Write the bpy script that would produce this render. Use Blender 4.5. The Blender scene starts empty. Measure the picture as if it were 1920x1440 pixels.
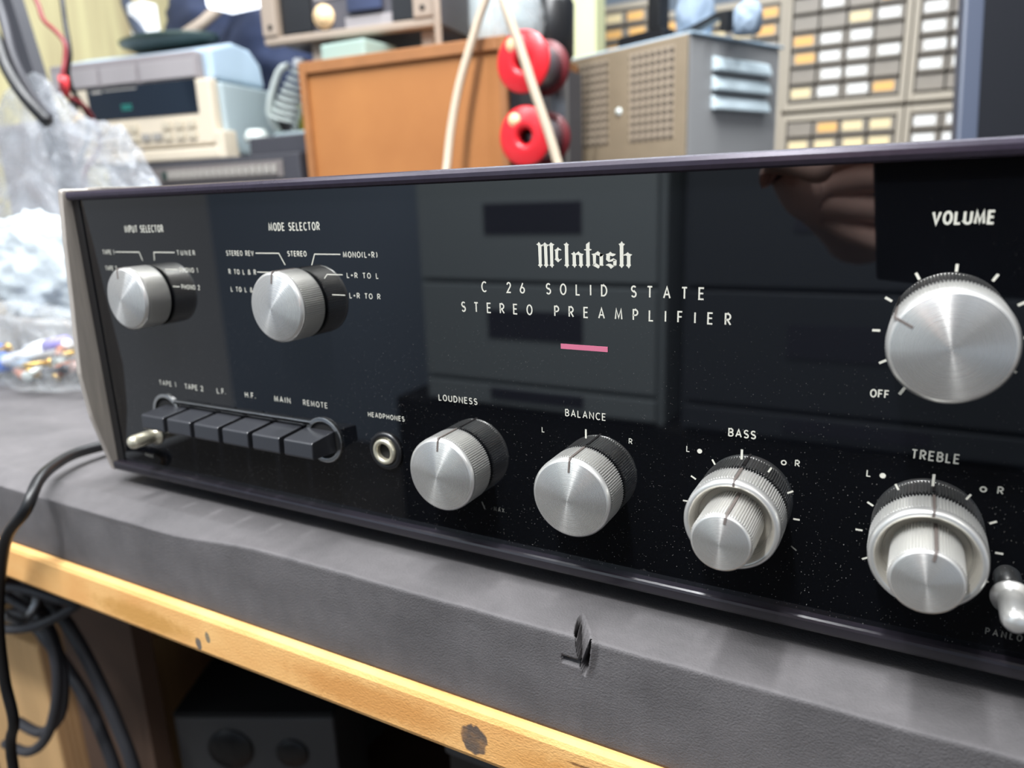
import bpy, bmesh, math, random
from mathutils import Vector, Matrix, noise
from mathutils.geometry import tessellate_polygon

random.seed(7)
SC = bpy.context.scene
COL = SC.collection
MM = 0.001
PI = math.pi


def lin(c):
    return tuple(((v / 255) / 12.92 if v / 255 <= 0.04045 else ((v / 255 + 0.055) / 1.055) ** 2.4) for v in c)


# ------------------------------------------------------------------ camera
cam_data = bpy.data.cameras.new('camera')
cam = bpy.data.objects.new('camera', cam_data)
COL.objects.link(cam)
cam.matrix_world = Matrix(((0.877358, -0.090260, 0.471271, 0.0860892),
                           (0.478592, 0.235299, -0.845922, -0.2009059),
                           (-0.034536, 0.967723, 0.249639, 0.0564925),
                           (0, 0, 0, 1)))
cam_data.sensor_width = 36.0
cam_data.lens = 36.0 * 1369.75 / 1920
cam_data.clip_start = 0.005
cam_data.clip_end = 30
cam_data.dof.use_dof = True
cam_data.dof.focus_distance = 0.222
cam_data.dof.aperture_fstop = cam_data.lens / 2.6
SC.camera = cam

# ------------------------------------------------------------------ world, lights, exposure
world = bpy.data.worlds.new('workshop_ambient')
SC.world = world
world.use_nodes = True
world.node_tree.nodes['Background'].inputs[0].default_value = (0.88, 0.93, 1.0, 1)
world.node_tree.nodes['Background'].inputs[1].default_value = 0.5


def area(name, loc, target, sx, sy, power, col):
    d = bpy.data.lights.new(name, 'AREA')
    d.shape = 'RECTANGLE'
    d.size = sx * MM
    d.size_y = sy * MM
    d.energy = power
    d.color = col
    o = bpy.data.objects.new(name, d)
    COL.objects.link(o)
    o.location = Vector(loc) * MM
    dv = Vector(target) - Vector(loc)
    o.rotation_euler = dv.to_track_quat('-Z', 'Y').to_euler()
    return o


area('tube_light_over_bench', (-130, -150, 1000), (-130, -150, -70), 60, 1300, 50, (0.96, 0.98, 1.0))
area('tube_light_front_left', (-1000, -700, 1250), (-350, 100, -70), 130, 1300, 8, (0.92, 0.97, 1.0))
area('fill_light_front_right', (900, -700, 1250), (100, -100, -70), 130, 1200, 5, (1.0, 0.96, 0.92))  # added fill for light from the front, no known fixture
area('tube_light_rear', (-150, 720, 1050), (-150, -100, 0), 1300, 120, 20, (0.9, 0.96, 1.0))
area('fill_light_room', (-700, -900, 1500), (-700, -1700, 0), 1400, 130, 70, (0.96, 0.98, 1.0))  # added fill that brightens the wall and cabinets mirrored in the panel

SC.view_settings.view_transform = 'Standard'
SC.view_settings.look = 'None'
SC.view_settings.gamma = 1.0
SC.view_settings.use_curve_mapping = False
SC.view_settings.exposure = -0.18


# ------------------------------------------------------------------ materials
def mat(name, rgb, rough=0.5, metal=0.0, spec=0.5, ior=None, var=0.0, vscale=40, rgb2=None, bump=0.0, bscale=300,
        bdist=0.0004, stretch=None, trans=0.0, emit=None, estr=0.0, vdetail=5, aniso=0.0, axis='Y', coat=0.0, alpha=1.0):
    m = bpy.data.materials.new(name)
    m.use_nodes = True
    nt = m.node_tree
    b = nt.nodes['Principled BSDF']
    c = (*lin(rgb), 1)
    b.inputs['Base Color'].default_value = c
    b.inputs['Roughness'].default_value = rough
    b.inputs['Metallic'].default_value = metal
    b.inputs['Specular IOR Level'].default_value = spec
    if ior:
        b.inputs['IOR'].default_value = ior
    if trans:
        b.inputs['Transmission Weight'].default_value = trans
    if coat:
        b.inputs['Coat Weight'].default_value = coat
    if alpha < 1:
        b.inputs['Alpha'].default_value = alpha
    if emit:
        b.inputs['Emission Color'].default_value = (*lin(emit), 1)
        b.inputs['Emission Strength'].default_value = estr
    coord = None

    def co():
        nonlocal coord
        if coord is None:
            tc = nt.nodes.new('ShaderNodeTexCoord')
            mp = nt.nodes.new('ShaderNodeMapping')
            nt.links.new(tc.outputs['Object'], mp.inputs[0])
            if stretch:
                mp.inputs['Scale'].default_value = stretch
            coord = mp.outputs[0]
        return coord
    if var or rgb2:
        n = nt.nodes.new('ShaderNodeTexNoise')
        n.inputs['Scale'].default_value = vscale
        n.inputs['Detail'].default_value = vdetail
        n.inputs['Roughness'].default_value = 0.5 if vdetail < 8 else 0.72
        nt.links.new(co(), n.inputs['Vector'])
        mx = nt.nodes.new('ShaderNodeMix')
        mx.data_type = 'RGBA'
        r = nt.nodes.new('ShaderNodeMapRange')
        r.inputs[1].default_value = 0.3
        r.inputs[2].default_value = 0.7
        nt.links.new(n.outputs[0], r.inputs[0])
        nt.links.new(r.outputs[0], mx.inputs[0])
        l = lin(rgb)
        mx.inputs[6].default_value = (*[v * (1 - var) for v in l], 1)
        mx.inputs[7].default_value = (*(lin(rgb2) if rgb2 else [min(1, v * (1 + var)) for v in l]), 1)
        nt.links.new(mx.outputs[2], b.inputs['Base Color'])
    if bump:
        n = nt.nodes.new('ShaderNodeTexNoise')
        n.inputs['Scale'].default_value = bscale
        n.inputs['Detail'].default_value = 4
        nt.links.new(co(), n.inputs['Vector'])
        bp = nt.nodes.new('ShaderNodeBump')
        bp.inputs['Strength'].default_value = bump
        bp.inputs['Distance'].default_value = bdist
        nt.links.new(n.outputs[0], bp.inputs['Height'])
        nt.links.new(bp.outputs[0], b.inputs['Normal'])
    if aniso:
        b.inputs['Anisotropic'].default_value = aniso
        b.inputs['Anisotropic Rotation'].default_value = 0.25
        t = nt.nodes.new('ShaderNodeTangent')
        t.direction_type = 'RADIAL'
        t.axis = axis
        nt.links.new(t.outputs[0], b.inputs['Tangent'])
        # fine turning rings around the axis
        tc = nt.nodes.new('ShaderNodeTexCoord')
        sb = nt.nodes.new('ShaderNodeVectorMath')
        sb.operation = 'SUBTRACT'
        nt.links.new(tc.outputs['Generated'], sb.inputs[0])
        sb.inputs[1].default_value = (0.5, 0.5, 0.5)
        fl = nt.nodes.new('ShaderNodeVectorMath')
        fl.operation = 'MULTIPLY'
        nt.links.new(sb.outputs[0], fl.inputs[0])
        fl.inputs[1].default_value = (1, 0, 1)
        ln = nt.nodes.new('ShaderNodeVectorMath')
        ln.operation = 'LENGTH'
        nt.links.new(fl.outputs[0], ln.inputs[0])
        nz = nt.nodes.new('ShaderNodeTexNoise')
        nz.noise_dimensions = '1D'
        nz.inputs['Scale'].default_value = 90
        nz.inputs['Detail'].default_value = 6
        nt.links.new(ln.outputs['Value'], nz.inputs['W'])
        mr = nt.nodes.new('ShaderNodeMapRange')
        mr.inputs[1].default_value = 0.3
        mr.inputs[2].default_value = 0.7
        mr.inputs[3].default_value = rough - 0.06
        mr.inputs[4].default_value = rough + 0.06
        nt.links.new(nz.outputs[0], mr.inputs[0])
        nt.links.new(mr.outputs[0], b.inputs['Roughness'])
    return m


def dusty_glass():
    m = mat('black_panel_glass', (7, 8, 11), rough=0.02, ior=1.72)
    nt = m.node_tree
    b = nt.nodes['Principled BSDF']
    tc = nt.nodes.new('ShaderNodeTexCoord')

    def mth(op, a, v=None, c=None):
        n = nt.nodes.new('ShaderNodeMath')
        n.operation = op
        for i, x in enumerate((a, v, c)):
            if x is None:
                continue
            if isinstance(x, (int, float)):
                n.inputs[i].default_value = x
            else:
                nt.links.new(x, n.inputs[i])
        return n.outputs[0]
    total = None
    for scale, rad, keep in ((900, 0.10, 0.5), (1900, 0.15, 0.55), (330, 0.036, 0.3)):
        v = nt.nodes.new('ShaderNodeTexVoronoi')
        v.inputs['Scale'].default_value = scale
        nt.links.new(tc.outputs['Object'], v.inputs['Vector'])
        sep = nt.nodes.new('ShaderNodeSeparateColor')
        nt.links.new(v.outputs['Color'], sep.inputs[0])
        r = mth('MULTIPLY', sep.outputs[0], rad)
        dot = mth('LESS_THAN', v.outputs['Distance'], r)
        dot = mth('MULTIPLY', dot, mth('LESS_THAN', sep.outputs[1], keep))
        total = dot if total is None else mth('MAXIMUM', total, dot)
    xyz = nt.nodes.new('ShaderNodeSeparateXYZ')
    nt.links.new(tc.outputs['Object'], xyz.inputs[0])
    n = nt.nodes.new('ShaderNodeTexNoise')
    n.inputs['Scale'].default_value = 28
    nt.links.new(tc.outputs['Object'], n.inputs['Vector'])
    lo = nt.nodes.new('ShaderNodeMapRange')           # dust settled on the lower half of the glass
    lo.inputs[1].default_value = 0.095
    lo.inputs[2].default_value = 0.025
    nt.links.new(xyz.outputs[2], lo.inputs[0])
    k = mth('MULTIPLY', lo.outputs[0], mth('POWER', n.outputs[0], 1.2))
    fac = mth('MULTIPLY', total, mth('MINIMUM', mth('ADD', mth('MULTIPLY', k, 0.95), 0.03), 1.0))
    mx = nt.nodes.new('ShaderNodeMix')
    mx.data_type = 'RGBA'
    nt.links.new(fac, mx.inputs[0])
    mx.inputs[6].default_value = (*lin((7, 8, 11)), 1)
    mx.inputs[7].default_value = (*lin((215, 210, 205)), 1)
    nt.links.new(mx.outputs[2], b.inputs['Base Color'])
    nt.links.new(mth('ADD', mth('MULTIPLY', fac, 0.6), 0.02), b.inputs['Roughness'])
    return m


def wood_edge():
    m = mat('raw_board_edge', (212, 156, 92), rough=0.7, rgb2=(224, 176, 112), vscale=30, stretch=(1.2, 1, 2), bump=0.8,
            bscale=700, bdist=0.0003)
    nt = m.node_tree
    b = nt.nodes['Principled BSDF']
    base = b.inputs['Base Color'].links[0].from_socket
    tc = nt.nodes.new('ShaderNodeTexCoord')
    # dark paint daubs rubbed on the edge: position x, half width, z, half height in metres
    cur = base
    for (x, hx, z, hz, col) in ((-0.0305, 0.0052, -0.1205, 0.0058, (58, 58, 62)), (-0.1685, 0.0019, -0.1245, 0.0032, (74, 78, 80)),
                                (-0.162, 0.0016, -0.1195, 0.0026, (110, 105, 90)), (0.018, 0.014, -0.1155, 0.0008, (70, 42, 30)),
                                (-0.206, 0.03, -0.1215, 0.005, (188, 138, 70)), (-0.075, 0.035, -0.120, 0.006, (196, 138, 74)),
                                (0.01, 0.03, -0.122, 0.006, (205, 148, 82))):
        mp = nt.nodes.new('ShaderNodeMapping')
        mp.inputs['Scale'].default_value = (1 / hx, 0, 1 / hz)
        mp.inputs['Location'].default_value = (-(x + 0.2) / hx, 0, -(z + 0.9) / hz)   # the tabletop's own origin
        nt.links.new(tc.outputs['Object'], mp.inputs[0])
        ns = nt.nodes.new('ShaderNodeTexNoise')
        ns.inputs['Scale'].default_value = 260
        ns.inputs['Detail'].default_value = 6
        nt.links.new(tc.outputs['Object'], ns.inputs['Vector'])
        add = nt.nodes.new('ShaderNodeVectorMath')
        add.operation = 'MULTIPLY_ADD'
        nt.links.new(ns.outputs['Color'], add.inputs[0])
        add.inputs[1].default_value = (0.9, 0, 0.9)
        nt.links.new(mp.outputs[0], add.inputs[2])
        ln = nt.nodes.new('ShaderNodeVectorMath')
        ln.operation = 'LENGTH'
        sb = nt.nodes.new('ShaderNodeVectorMath')
        sb.operation = 'SUBTRACT'
        nt.links.new(add.outputs[0], sb.inputs[0])
        sb.inputs[1].default_value = (0.45, 0, 0.45)
        nt.links.new(sb.outputs[0], ln.inputs[0])
        mr = nt.nodes.new('ShaderNodeMapRange')
        soft = 0.15 if col[0] < 120 else 0.7
        mr.inputs[1].default_value = 1.0 - soft * 0.5
        mr.inputs[2].default_value = 1.0 + soft * 0.5
        mr.inputs[3].default_value = 0.9
        mr.inputs[4].default_value = 0.0
        nt.links.new(ln.outputs['Value'], mr.inputs[0])
        mx = nt.nodes.new('ShaderNodeMix')
        mx.data_type = 'RGBA'
        nt.links.new(mr.outputs[0], mx.inputs[0])
        nt.links.new(cur, mx.inputs[6])
        mx.inputs[7].default_value = (*lin(col), 1)
        cur = mx.outputs[2]
    nt.links.new(cur, b.inputs['Base Color'])
    return m


def bag_film(name, rgb, clear, rough=0.18):
    m = bpy.data.materials.new(name)
    m.use_nodes = True
    nt = m.node_tree
    b = nt.nodes['Principled BSDF']
    out = nt.nodes['Material Output']
    b.inputs['Base Color'].default_value = (*lin(rgb), 1)
    b.inputs['Roughness'].default_value = rough
    b.inputs['Specular IOR Level'].default_value = 0.9
    b.inputs['Subsurface Weight'].default_value = 0.0
    tc = nt.nodes.new('ShaderNodeTexCoord')
    n = nt.nodes.new('ShaderNodeTexNoise')
    n.inputs['Scale'].default_value = 17
    n.inputs['Detail'].default_value = 4
    n.inputs['Distortion'].default_value = 2.5
    nt.links.new(tc.outputs['Object'], n.inputs['Vector'])
    bp = nt.nodes.new('ShaderNodeBump')
    bp.inputs['Strength'].default_value = 0.7
    bp.inputs['Distance'].default_value = 0.006
    nt.links.new(n.outputs[0], bp.inputs['Height'])
    nt.links.new(bp.outputs[0], b.inputs['Normal'])
    tl = nt.nodes.new('ShaderNodeBsdfTranslucent')
    tl.inputs[0].default_value = (*lin(rgb), 1)
    a = nt.nodes.new('ShaderNodeMixShader')
    a.inputs[0].default_value = 0.4
    nt.links.new(b.outputs[0], a.inputs[1])
    nt.links.new(tl.outputs[0], a.inputs[2])
    tr = nt.nodes.new('ShaderNodeBsdfTransparent')
    mix = nt.nodes.new('ShaderNodeMixShader')
    mr = nt.nodes.new('ShaderNodeMapRange')
    mr.inputs[1].default_value = 0.35
    mr.inputs[2].default_value = 0.65
    mr.inputs[3].default_value = max(0, clear - 0.2)
    mr.inputs[4].default_value = min(1, clear + 0.2)
    nt.links.new(n.outputs[0], mr.inputs[0])
    nt.links.new(mr.outputs[0], mix.inputs[0])
    nt.links.new(a.outputs[0], mix.inputs[1])
    nt.links.new(tr.outputs[0], mix.inputs[2])
    nt.links.new(mix.outputs[0], out.inputs[0])
    return m


X = dict(
    glass=dusty_glass(),
    rail=mat('dark_anodised_rail', (54, 47, 60), rough=0.24, metal=0.3, spec=0.7, var=0.1, vscale=400),
    cap=mat('brushed_end_cap', (182, 174, 165), rough=0.36, metal=0.45, var=0.15, vscale=60, stretch=(8, 8, 0.6)),
    black=mat('black_plastic', (20, 20, 22), rough=0.35),
    blackgloss=mat('gloss_black_plastic', (44, 45, 49), rough=0.33, spec=0.6),
    lowrail=mat('black_lower_rail', (26, 23, 29), rough=0.25, spec=0.8),
    dark=mat('dark_void', (6, 6, 7), rough=0.8),
    alu=mat('spun_aluminium', (214, 212, 208), rough=0.27, metal=0.8, aniso=0.95),
    alu_side=mat('knurled_aluminium', (222, 221, 217), rough=0.3, metal=0.75),
    alu_dish=mat('turned_aluminium', (218, 213, 203), rough=0.32, metal=0.75, aniso=0.5),
    line=mat('pointer_paint', (86, 78, 74), rough=0.6),
    chrome=mat('bright_nickel', (200, 200, 198), rough=0.22, metal=1.0),
    ivory=mat('nickel_cream', (214, 208, 186), rough=0.3, metal=0.75),
    chassis=mat('chassis_steel', (40, 40, 44), rough=0.5, metal=0.3),
    ink=mat('panel_lettering', (196, 194, 182), rough=0.5),
    inkdim=mat('faint_lettering', (96, 95, 90), rough=0.5),
    pink=mat('indicator_lens', (184, 100, 124), rough=0.35),
    mat_=mat('foam_mat', (76, 74, 75), rough=0.72, rgb2=(98, 95, 96), vscale=24, vdetail=15, bump=0.6, bscale=1500, bdist=0.0004, spec=0.28),
    wood=wood_edge(),
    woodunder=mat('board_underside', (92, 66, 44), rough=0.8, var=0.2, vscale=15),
    cord=mat('black_rubber_cord', (18, 18, 20), rough=0.4),
    orange=mat('tan_hardboard', (152, 96, 47), rough=0.6, rgb2=(168, 111, 58), vscale=9),
    orange2=mat('tan_board_rim', (146, 96, 54), rough=0.6, var=0.1),
    beige=mat('bezel_beige', (204, 192, 172), rough=0.5),
    beigekey=mat('key_beige', (188, 178, 158), rough=0.5),
    keyshade=mat('key_grey', (150, 146, 140), rough=0.5),
    display=mat('display_window', (26, 34, 44), rough=0.12),
    vfd=mat('display_glow', (30, 120, 110), rough=0.5, emit=(40, 160, 140), estr=0.5),
    casegrey=mat('case_grey', (168, 182, 186), rough=0.5),
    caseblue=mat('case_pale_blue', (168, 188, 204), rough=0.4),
    taupe=mat('case_taupe', (136, 130, 132), rough=0.5),
    taupe2=mat('case_taupe_light', (150, 145, 146), rough=0.5),
    green=mat('dark_green_enamel', (44, 62, 58), rough=0.35),
    instr=mat('instrument_dark', (58, 58, 64), rough=0.5),
    instr2=mat('instrument_strip', (110, 104, 102), rough=0.5),
    instrface=mat('rear_panel', (74, 72, 78), rough=0.5),
    tan=mat('frame_tan', (150, 136, 122), rough=0.5),
    navy=mat('navy_cloth', (46, 56, 84), rough=0.85, var=0.35, vscale=12),
    mint=mat('mint_plastic', (150, 172, 164), rough=0.4),
    red=mat('red_spool_plastic', (214, 34, 44), rough=0.28, spec=0.6),
    redin=mat('dark_red_core', (96, 18, 26), rough=0.5),
    solder=mat('solder_wire', (150, 150, 152), rough=0.35, metal=0.8, bump=1.0, bscale=160, bdist=0.001, stretch=(0.02, 5, 0.02)),
    cream=mat('cream_sticker', (238, 206, 160), rough=0.5),
    cable=mat('cream_cable', (176, 160, 140), rough=0.5),
    psufront=mat('psu_front_tan', (132, 118, 98), rough=0.55, var=0.06),
    psuside=mat('psu_side_grey', (146, 146, 146), rough=0.5),
    louver=mat('psu_louver_lit', (190, 204, 210), rough=0.35),  # overhead light painted in: paler and bluer than the case side
    hole=mat('vent_hole', (56, 48, 42), rough=0.8),
    bluerag=mat('pale_blue_rag', (138, 154, 172), rough=0.8),
    post=mat('pale_green_wood', (206, 208, 164), rough=0.7, var=0.08, vscale=10, stretch=(3, 3, 0.4)),
    cabframe=mat('cabinet_frame', (180, 170, 154), rough=0.5),
    drawer=mat('drawer_plastic', (146, 138, 128), rough=0.4, var=0.08, vscale=30),
    lab_w=mat('white_label', (240, 240, 238), rough=0.6),
    lab_o=mat('orange_label', (240, 186, 110), rough=0.6),
    lab_c=mat('cream_label', (238, 218, 172), rough=0.6),
    planks=mat('pale_yellow_planks', (222, 214, 164), rough=0.7, rgb2=(176, 160, 124), vscale=5, stretch=(4, 4, 0.4)),
    wallg=mat('wall_grey', (150, 164, 182), rough=0.9),
    floorm=mat('workshop_floor', (70, 66, 62), rough=0.8, var=0.2, vscale=4),
    cabgrey=mat('filing_cabinet_grey', (160, 170, 174), rough=0.5),
    cabslate=mat('filing_cabinet_slate', (78, 84, 92), rough=0.5),
    cabdark=mat('filing_recess', (66, 68, 82), rough=0.6),
    crate=mat('crate_pine', (206, 166, 116), rough=0.7, var=0.12, vscale=12, stretch=(4, 4, 0.5)),
    crate2=mat('crate_slat', (132, 98, 62), rough=0.7, var=0.2, vscale=14, stretch=(4, 4, 0.5)),
    brown=mat('brown_panel', (84, 62, 48), rough=0.7, var=0.15, vscale=12),
    loop=mat('grey_black_cable', (52, 52, 56), rough=0.45),
    greybox=mat('speaker_case_grey', (70, 69, 69), rough=0.7),
    bag=bag_film('milky_poly_film', (190, 194, 200), 0.62),
    bagclear=bag_film('clear_poly_film', (196, 200, 202), 0.74),
    blue=mat('blue_plastic', (40, 110, 220), rough=0.35),
    lilac=mat('lilac_plastic', (140, 130, 200), rough=0.4),
    white=mat('white_plastic', (232, 234, 236), rough=0.4),
    wrapw=mat('white_wrapping', (182, 190, 194), rough=0.35, var=0.12, vscale=25, bump=0.8, bscale=60, bdist=0.004),
    rust=mat('rust_part', (170, 112, 88), rough=0.6),
    brass=mat('brass_part', (200, 164, 90), rough=0.3, metal=0.8),
    card=mat('grey_card', (150, 146, 142), rough=0.8, var=0.1),
    redlead=mat('red_test_lead', (128, 34, 42), rough=0.4),
    redboot=mat('red_boot', (214, 60, 66), rough=0.4),
    monitor=mat('monitor_shell', (44, 54, 74), rough=0.4),
    screen=mat('monitor_screen', (15, 17, 23), rough=0.75, spec=0.15),
    paleplastic=mat('pale_grey_plastic', (176, 190, 194), rough=0.35),
    spring=mat('spring_wire', (216, 224, 220), rough=0.3, metal=0.1),
    sponge=mat('yellow_sponge', (150, 150, 50), rough=0.9, bump=1, bscale=300, bdist=0.002),
    skin=mat('skin', (240, 200, 186), rough=0.55, var=0.06, vscale=60),
    phone=mat('phone_shell', (14, 14, 17), rough=0.3),
    lamp=mat('lit_tube', (240, 246, 255), emit=(240, 246, 255), estr=3.0),
    metalgrey=mat('grey_metal_rod', (150, 152, 154), rough=0.35, metal=0.8),
)


# ------------------------------------------------------------------ mesh helpers (all in millimetres)
def thing(name, label, cat, loc=(0, 0, 0), yaw=0.0, group=None, pitch=0.0):
    o = bpy.data.objects.new(name, None)
    o.empty_display_size = 0.02
    COL.objects.link(o)
    o.location = Vector(loc) * MM
    o.rotation_euler = (math.radians(pitch), 0, math.radians(yaw))
    tag(o, label, cat, group)
    return o


def tag(o, label, cat, group=None):
    o['label'] = label
    o['category'] = cat
    if group:
        o['group'] = group
    return o


class B:
    """collects shapes; W=True means the numbers are world millimetres (the parent must be unrotated)"""

    def __init__(s):
        s.v, s.f, s.m, s.sm = [], [], [], []

    def add(s, vs, fs, mi=0, smooth=False):
        n = len(s.v)
        s.v += [tuple(q) for q in vs]
        for f in fs:
            s.f.append(tuple(i + n for i in f))
            s.m.append(mi)
            s.sm.append(smooth)
        return s

    def box(s, x0, x1, y0, y1, z0, z1, c=0.0, mi=0):
        if c <= 0:
            vs = [(x, y, z) for x in (x0, x1) for y in (y0, y1) for z in (z0, z1)]
            fs = [(0, 1, 3, 2), (4, 6, 7, 5), (0, 4, 5, 1), (2, 3, 7, 6), (0, 2, 6, 4), (1, 5, 7, 3)]
            return s.add(vs, fs, mi)
        bm = bmesh.new()
        r = bmesh.ops.create_cube(bm, size=1)
        for v in bm.verts:
            v.co = Vector(((x0 + x1) / 2 + v.co.x * (x1 - x0), (y0 + y1) / 2 + v.co.y * (y1 - y0), (z0 + z1) / 2 + v.co.z * (z1 - z0)))
        bmesh.ops.bevel(bm, geom=list(bm.edges), offset=c, segments=2, affect='EDGES', profile=0.6)
        bm.verts.index_update()
        s.add([v.co for v in bm.verts], [[v.index for v in f.verts] for f in bm.faces], mi)
        bm.free()
        return s

    def lathe(s, prof, cx=0, cy=0, cz=0, axis='y', n=48, teeth=0, tooth=None, mi=0, smooth=True, mis=None):
        """prof: list of (radius, along); axis direction positive; teeth modulate the radius of rows flagged in tooth"""
        vs, fs, ms = [], [], []
        N = n if not teeth else teeth * 4
        for j, (r, t) in enumerate(prof):
            for i in range(N):
                a = 2 * PI * i / N
                rr = r
                if teeth and tooth and tooth[j]:
                    rr = r - tooth[j] * (0, 1, 1, 0)[i % 4]
                p, q = rr * math.cos(a), rr * math.sin(a)
                vs.append({'y': (cx + p, cy + t, cz + q), 'z': (cx + p, cy + q, cz + t), 'x': (cx + t, cy + p, cz + q)}[axis])
        base = len(s.v)
        s.v += vs
        for j in range(len(prof) - 1):
            for i in range(N):
                k = (i + 1) % N
                f = (j * N + i, j * N + k, (j + 1) * N + k, (j + 1) * N + i)
                if prof[j][0] < 1e-6:
                    f = (j * N, (j + 1) * N + k, (j + 1) * N + i)
                elif prof[j + 1][0] < 1e-6:
                    f = (j * N + i, j * N + k, (j + 1) * N)
                s.f.append(tuple(base + q for q in f))
                s.m.append(mis[j] if mis else mi)
                s.sm.append(smooth and not (teeth and tooth and tooth[j] and tooth[j + 1]))
        return s

    def tube(s, pts, r, n=10, mi=0, smooth_curve=4, closed=False):
        P = [Vector(p) for p in pts]
        if smooth_curve > 1 and len(P) > 2:
            Q = []
            m = len(P)
            for i in range(m if closed else m - 1):
                a = P[(i - 1) % m] if (closed or i > 0) else P[i]
                b, c = P[i], P[(i + 1) % m]
                d = P[(i + 2) % m] if (closed or i + 2 < m) else c
                for k in range(smooth_curve):
                    t = k / smooth_curve
                    Q.append(0.5 * ((2 * b) + (c - a) * t + (2 * a - 5 * b + 4 * c - d) * t * t + (3 * b - a - 3 * c + d) * t ** 3))
            if not closed:
                Q.append(P[-1])
            P = Q
        m = len(P)
        up = Vector((0.3, 0.2, 0.93))
        vs, fs = [], []
        for i in range(m):
            d = (P[(i + 1) % m] - P[(i - 1) % m]) if closed else (P[min(i + 1, m - 1)] - P[max(i - 1, 0)])
            d.normalize()
            u = (up - d * up.dot(d)).normalized()
            w = d.cross(u)
            up = u
            rr = r[min(i * len(r) // m, len(r) - 1)] if isinstance(r, (list, tuple)) else r
            for k in range(n):
                a = 2 * PI * k / n
                vs.append(P[i] + (u * math.cos(a) + w * math.sin(a)) * rr)
        for i in range(m if closed else m - 1):
            j = (i + 1) % m
            for k in range(n):
                l = (k + 1) % n
                fs.append((i * n + k, i * n + l, j * n + l, j * n + k))
        if not closed:
            fs.append(tuple(reversed(range(n))))
            fs.append(tuple((m - 1) * n + k for k in range(n)))
        return s.add(vs, fs, mi, True)

    def prism(s, poly, a, b, axis='x', mi=0):
        """poly in the two other axes, extruded from a to b"""
        n = len(poly)

        def pt(p, t):
            return {'x': (t, p[0], p[1]), 'y': (p[0], t, p[1]), 'z': (p[0], p[1], t)}[axis]
        vs = [pt(p, a) for p in poly] + [pt(p, b) for p in poly]
        tri = tessellate_polygon([[Vector((p[0], p[1], 0)) for p in poly]])
        fs = [(i, (i + 1) % n, n + (i + 1) % n, n + i) for i in range(n)]
        fs += [tuple(t) for t in tri] + [tuple(n + q for q in reversed(t)) for t in tri]
        return s.add(vs, fs, mi)

    def flat(s, poly, y, mi=0):
        tri = tessellate_polygon([[Vector((p[0], p[1], 0)) for p in poly]])
        return s.add([(p[0], y, p[1]) for p in poly], [tuple(t) for t in tri], mi)

    def stroke(s, pts, w, y, mi=0):
        """one mitred ribbon along pts (x, z) on the plane y; later ribbons of one mesh lie a hair in front"""
        h = w / 2
        s.nr = getattr(s, 'nr', 0) + 1
        y = y - 0.004 * (s.nr % 5)
        P = [Vector(p) for p in pts]
        closed = len(P) > 3 and (P[0] - P[-1]).length < 1e-5
        if closed:
            P = P[:-1]
        n = len(P)
        vs = []
        for i in range(n):
            a = P[(i - 1) % n] if (closed or i > 0) else None
            c = P[(i + 1) % n] if (closed or i < n - 1) else None
            d0 = (P[i] - a).normalized() if a is not None else None
            d1 = (c - P[i]).normalized() if c is not None else None
            d0 = d0 if d0 is not None else d1
            d1 = d1 if d1 is not None else d0
            n0, n1 = Vector((-d0.y, d0.x)), Vector((-d1.y, d1.x))
            m = n0 + n1
            m = m.normalized() if m.length > 1e-4 else n0
            k = h / max(0.45, m.dot(n0))
            vs += [(P[i].x + m.x * k, y, P[i].y + m.y * k), (P[i].x - m.x * k, y, P[i].y - m.y * k)]
        fs = []
        for i in range(n if closed else n - 1):
            j = (i + 1) % n
            fs.append((2 * i, 2 * j, 2 * j + 1, 2 * i + 1))
        return s.add(vs, fs, mi)

    def build(s, name, mats, parent=None, W=False, bevel=0.0, sub=0):
        me = bpy.data.meshes.new(name)
        off = Vector((0, 0, 0))
        if W and parent is not None:
            p = parent
            while p is not None:
                off += p.location / MM
                p = p.parent
        me.from_pydata([((x - off.x) * MM, (y - off.y) * MM, (z - off.z) * MM) for x, y, z in s.v], [], s.f)
        for m in (mats if isinstance(mats, (list, tuple)) else [mats]):
            me.materials.append(m)
        for p, mi, sm in zip(me.polygons, s.m, s.sm):
            p.material_index = mi
            p.use_smooth = sm
        bm = bmesh.new()
        bm.from_mesh(me)
        bmesh.ops.recalc_face_normals(bm, faces=bm.faces)
        bm.to_mesh(me)
        bm.free()
        me.update()
        o = bpy.data.objects.new(name, me)
        COL.objects.link(o)
        if parent is not None:
            o.parent = parent
        if bevel:
            md = o.modifiers.new('bevel', 'BEVEL')
            md.width = bevel * MM
            md.segments = 2
            md.limit_method = 'ANGLE'
        if sub:
            md = o.modifiers.new('sub', 'SUBSURF')
            md.levels = md.render_levels = sub
        return o


def struct(o):
    o['kind'] = 'structure'
    return o


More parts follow.
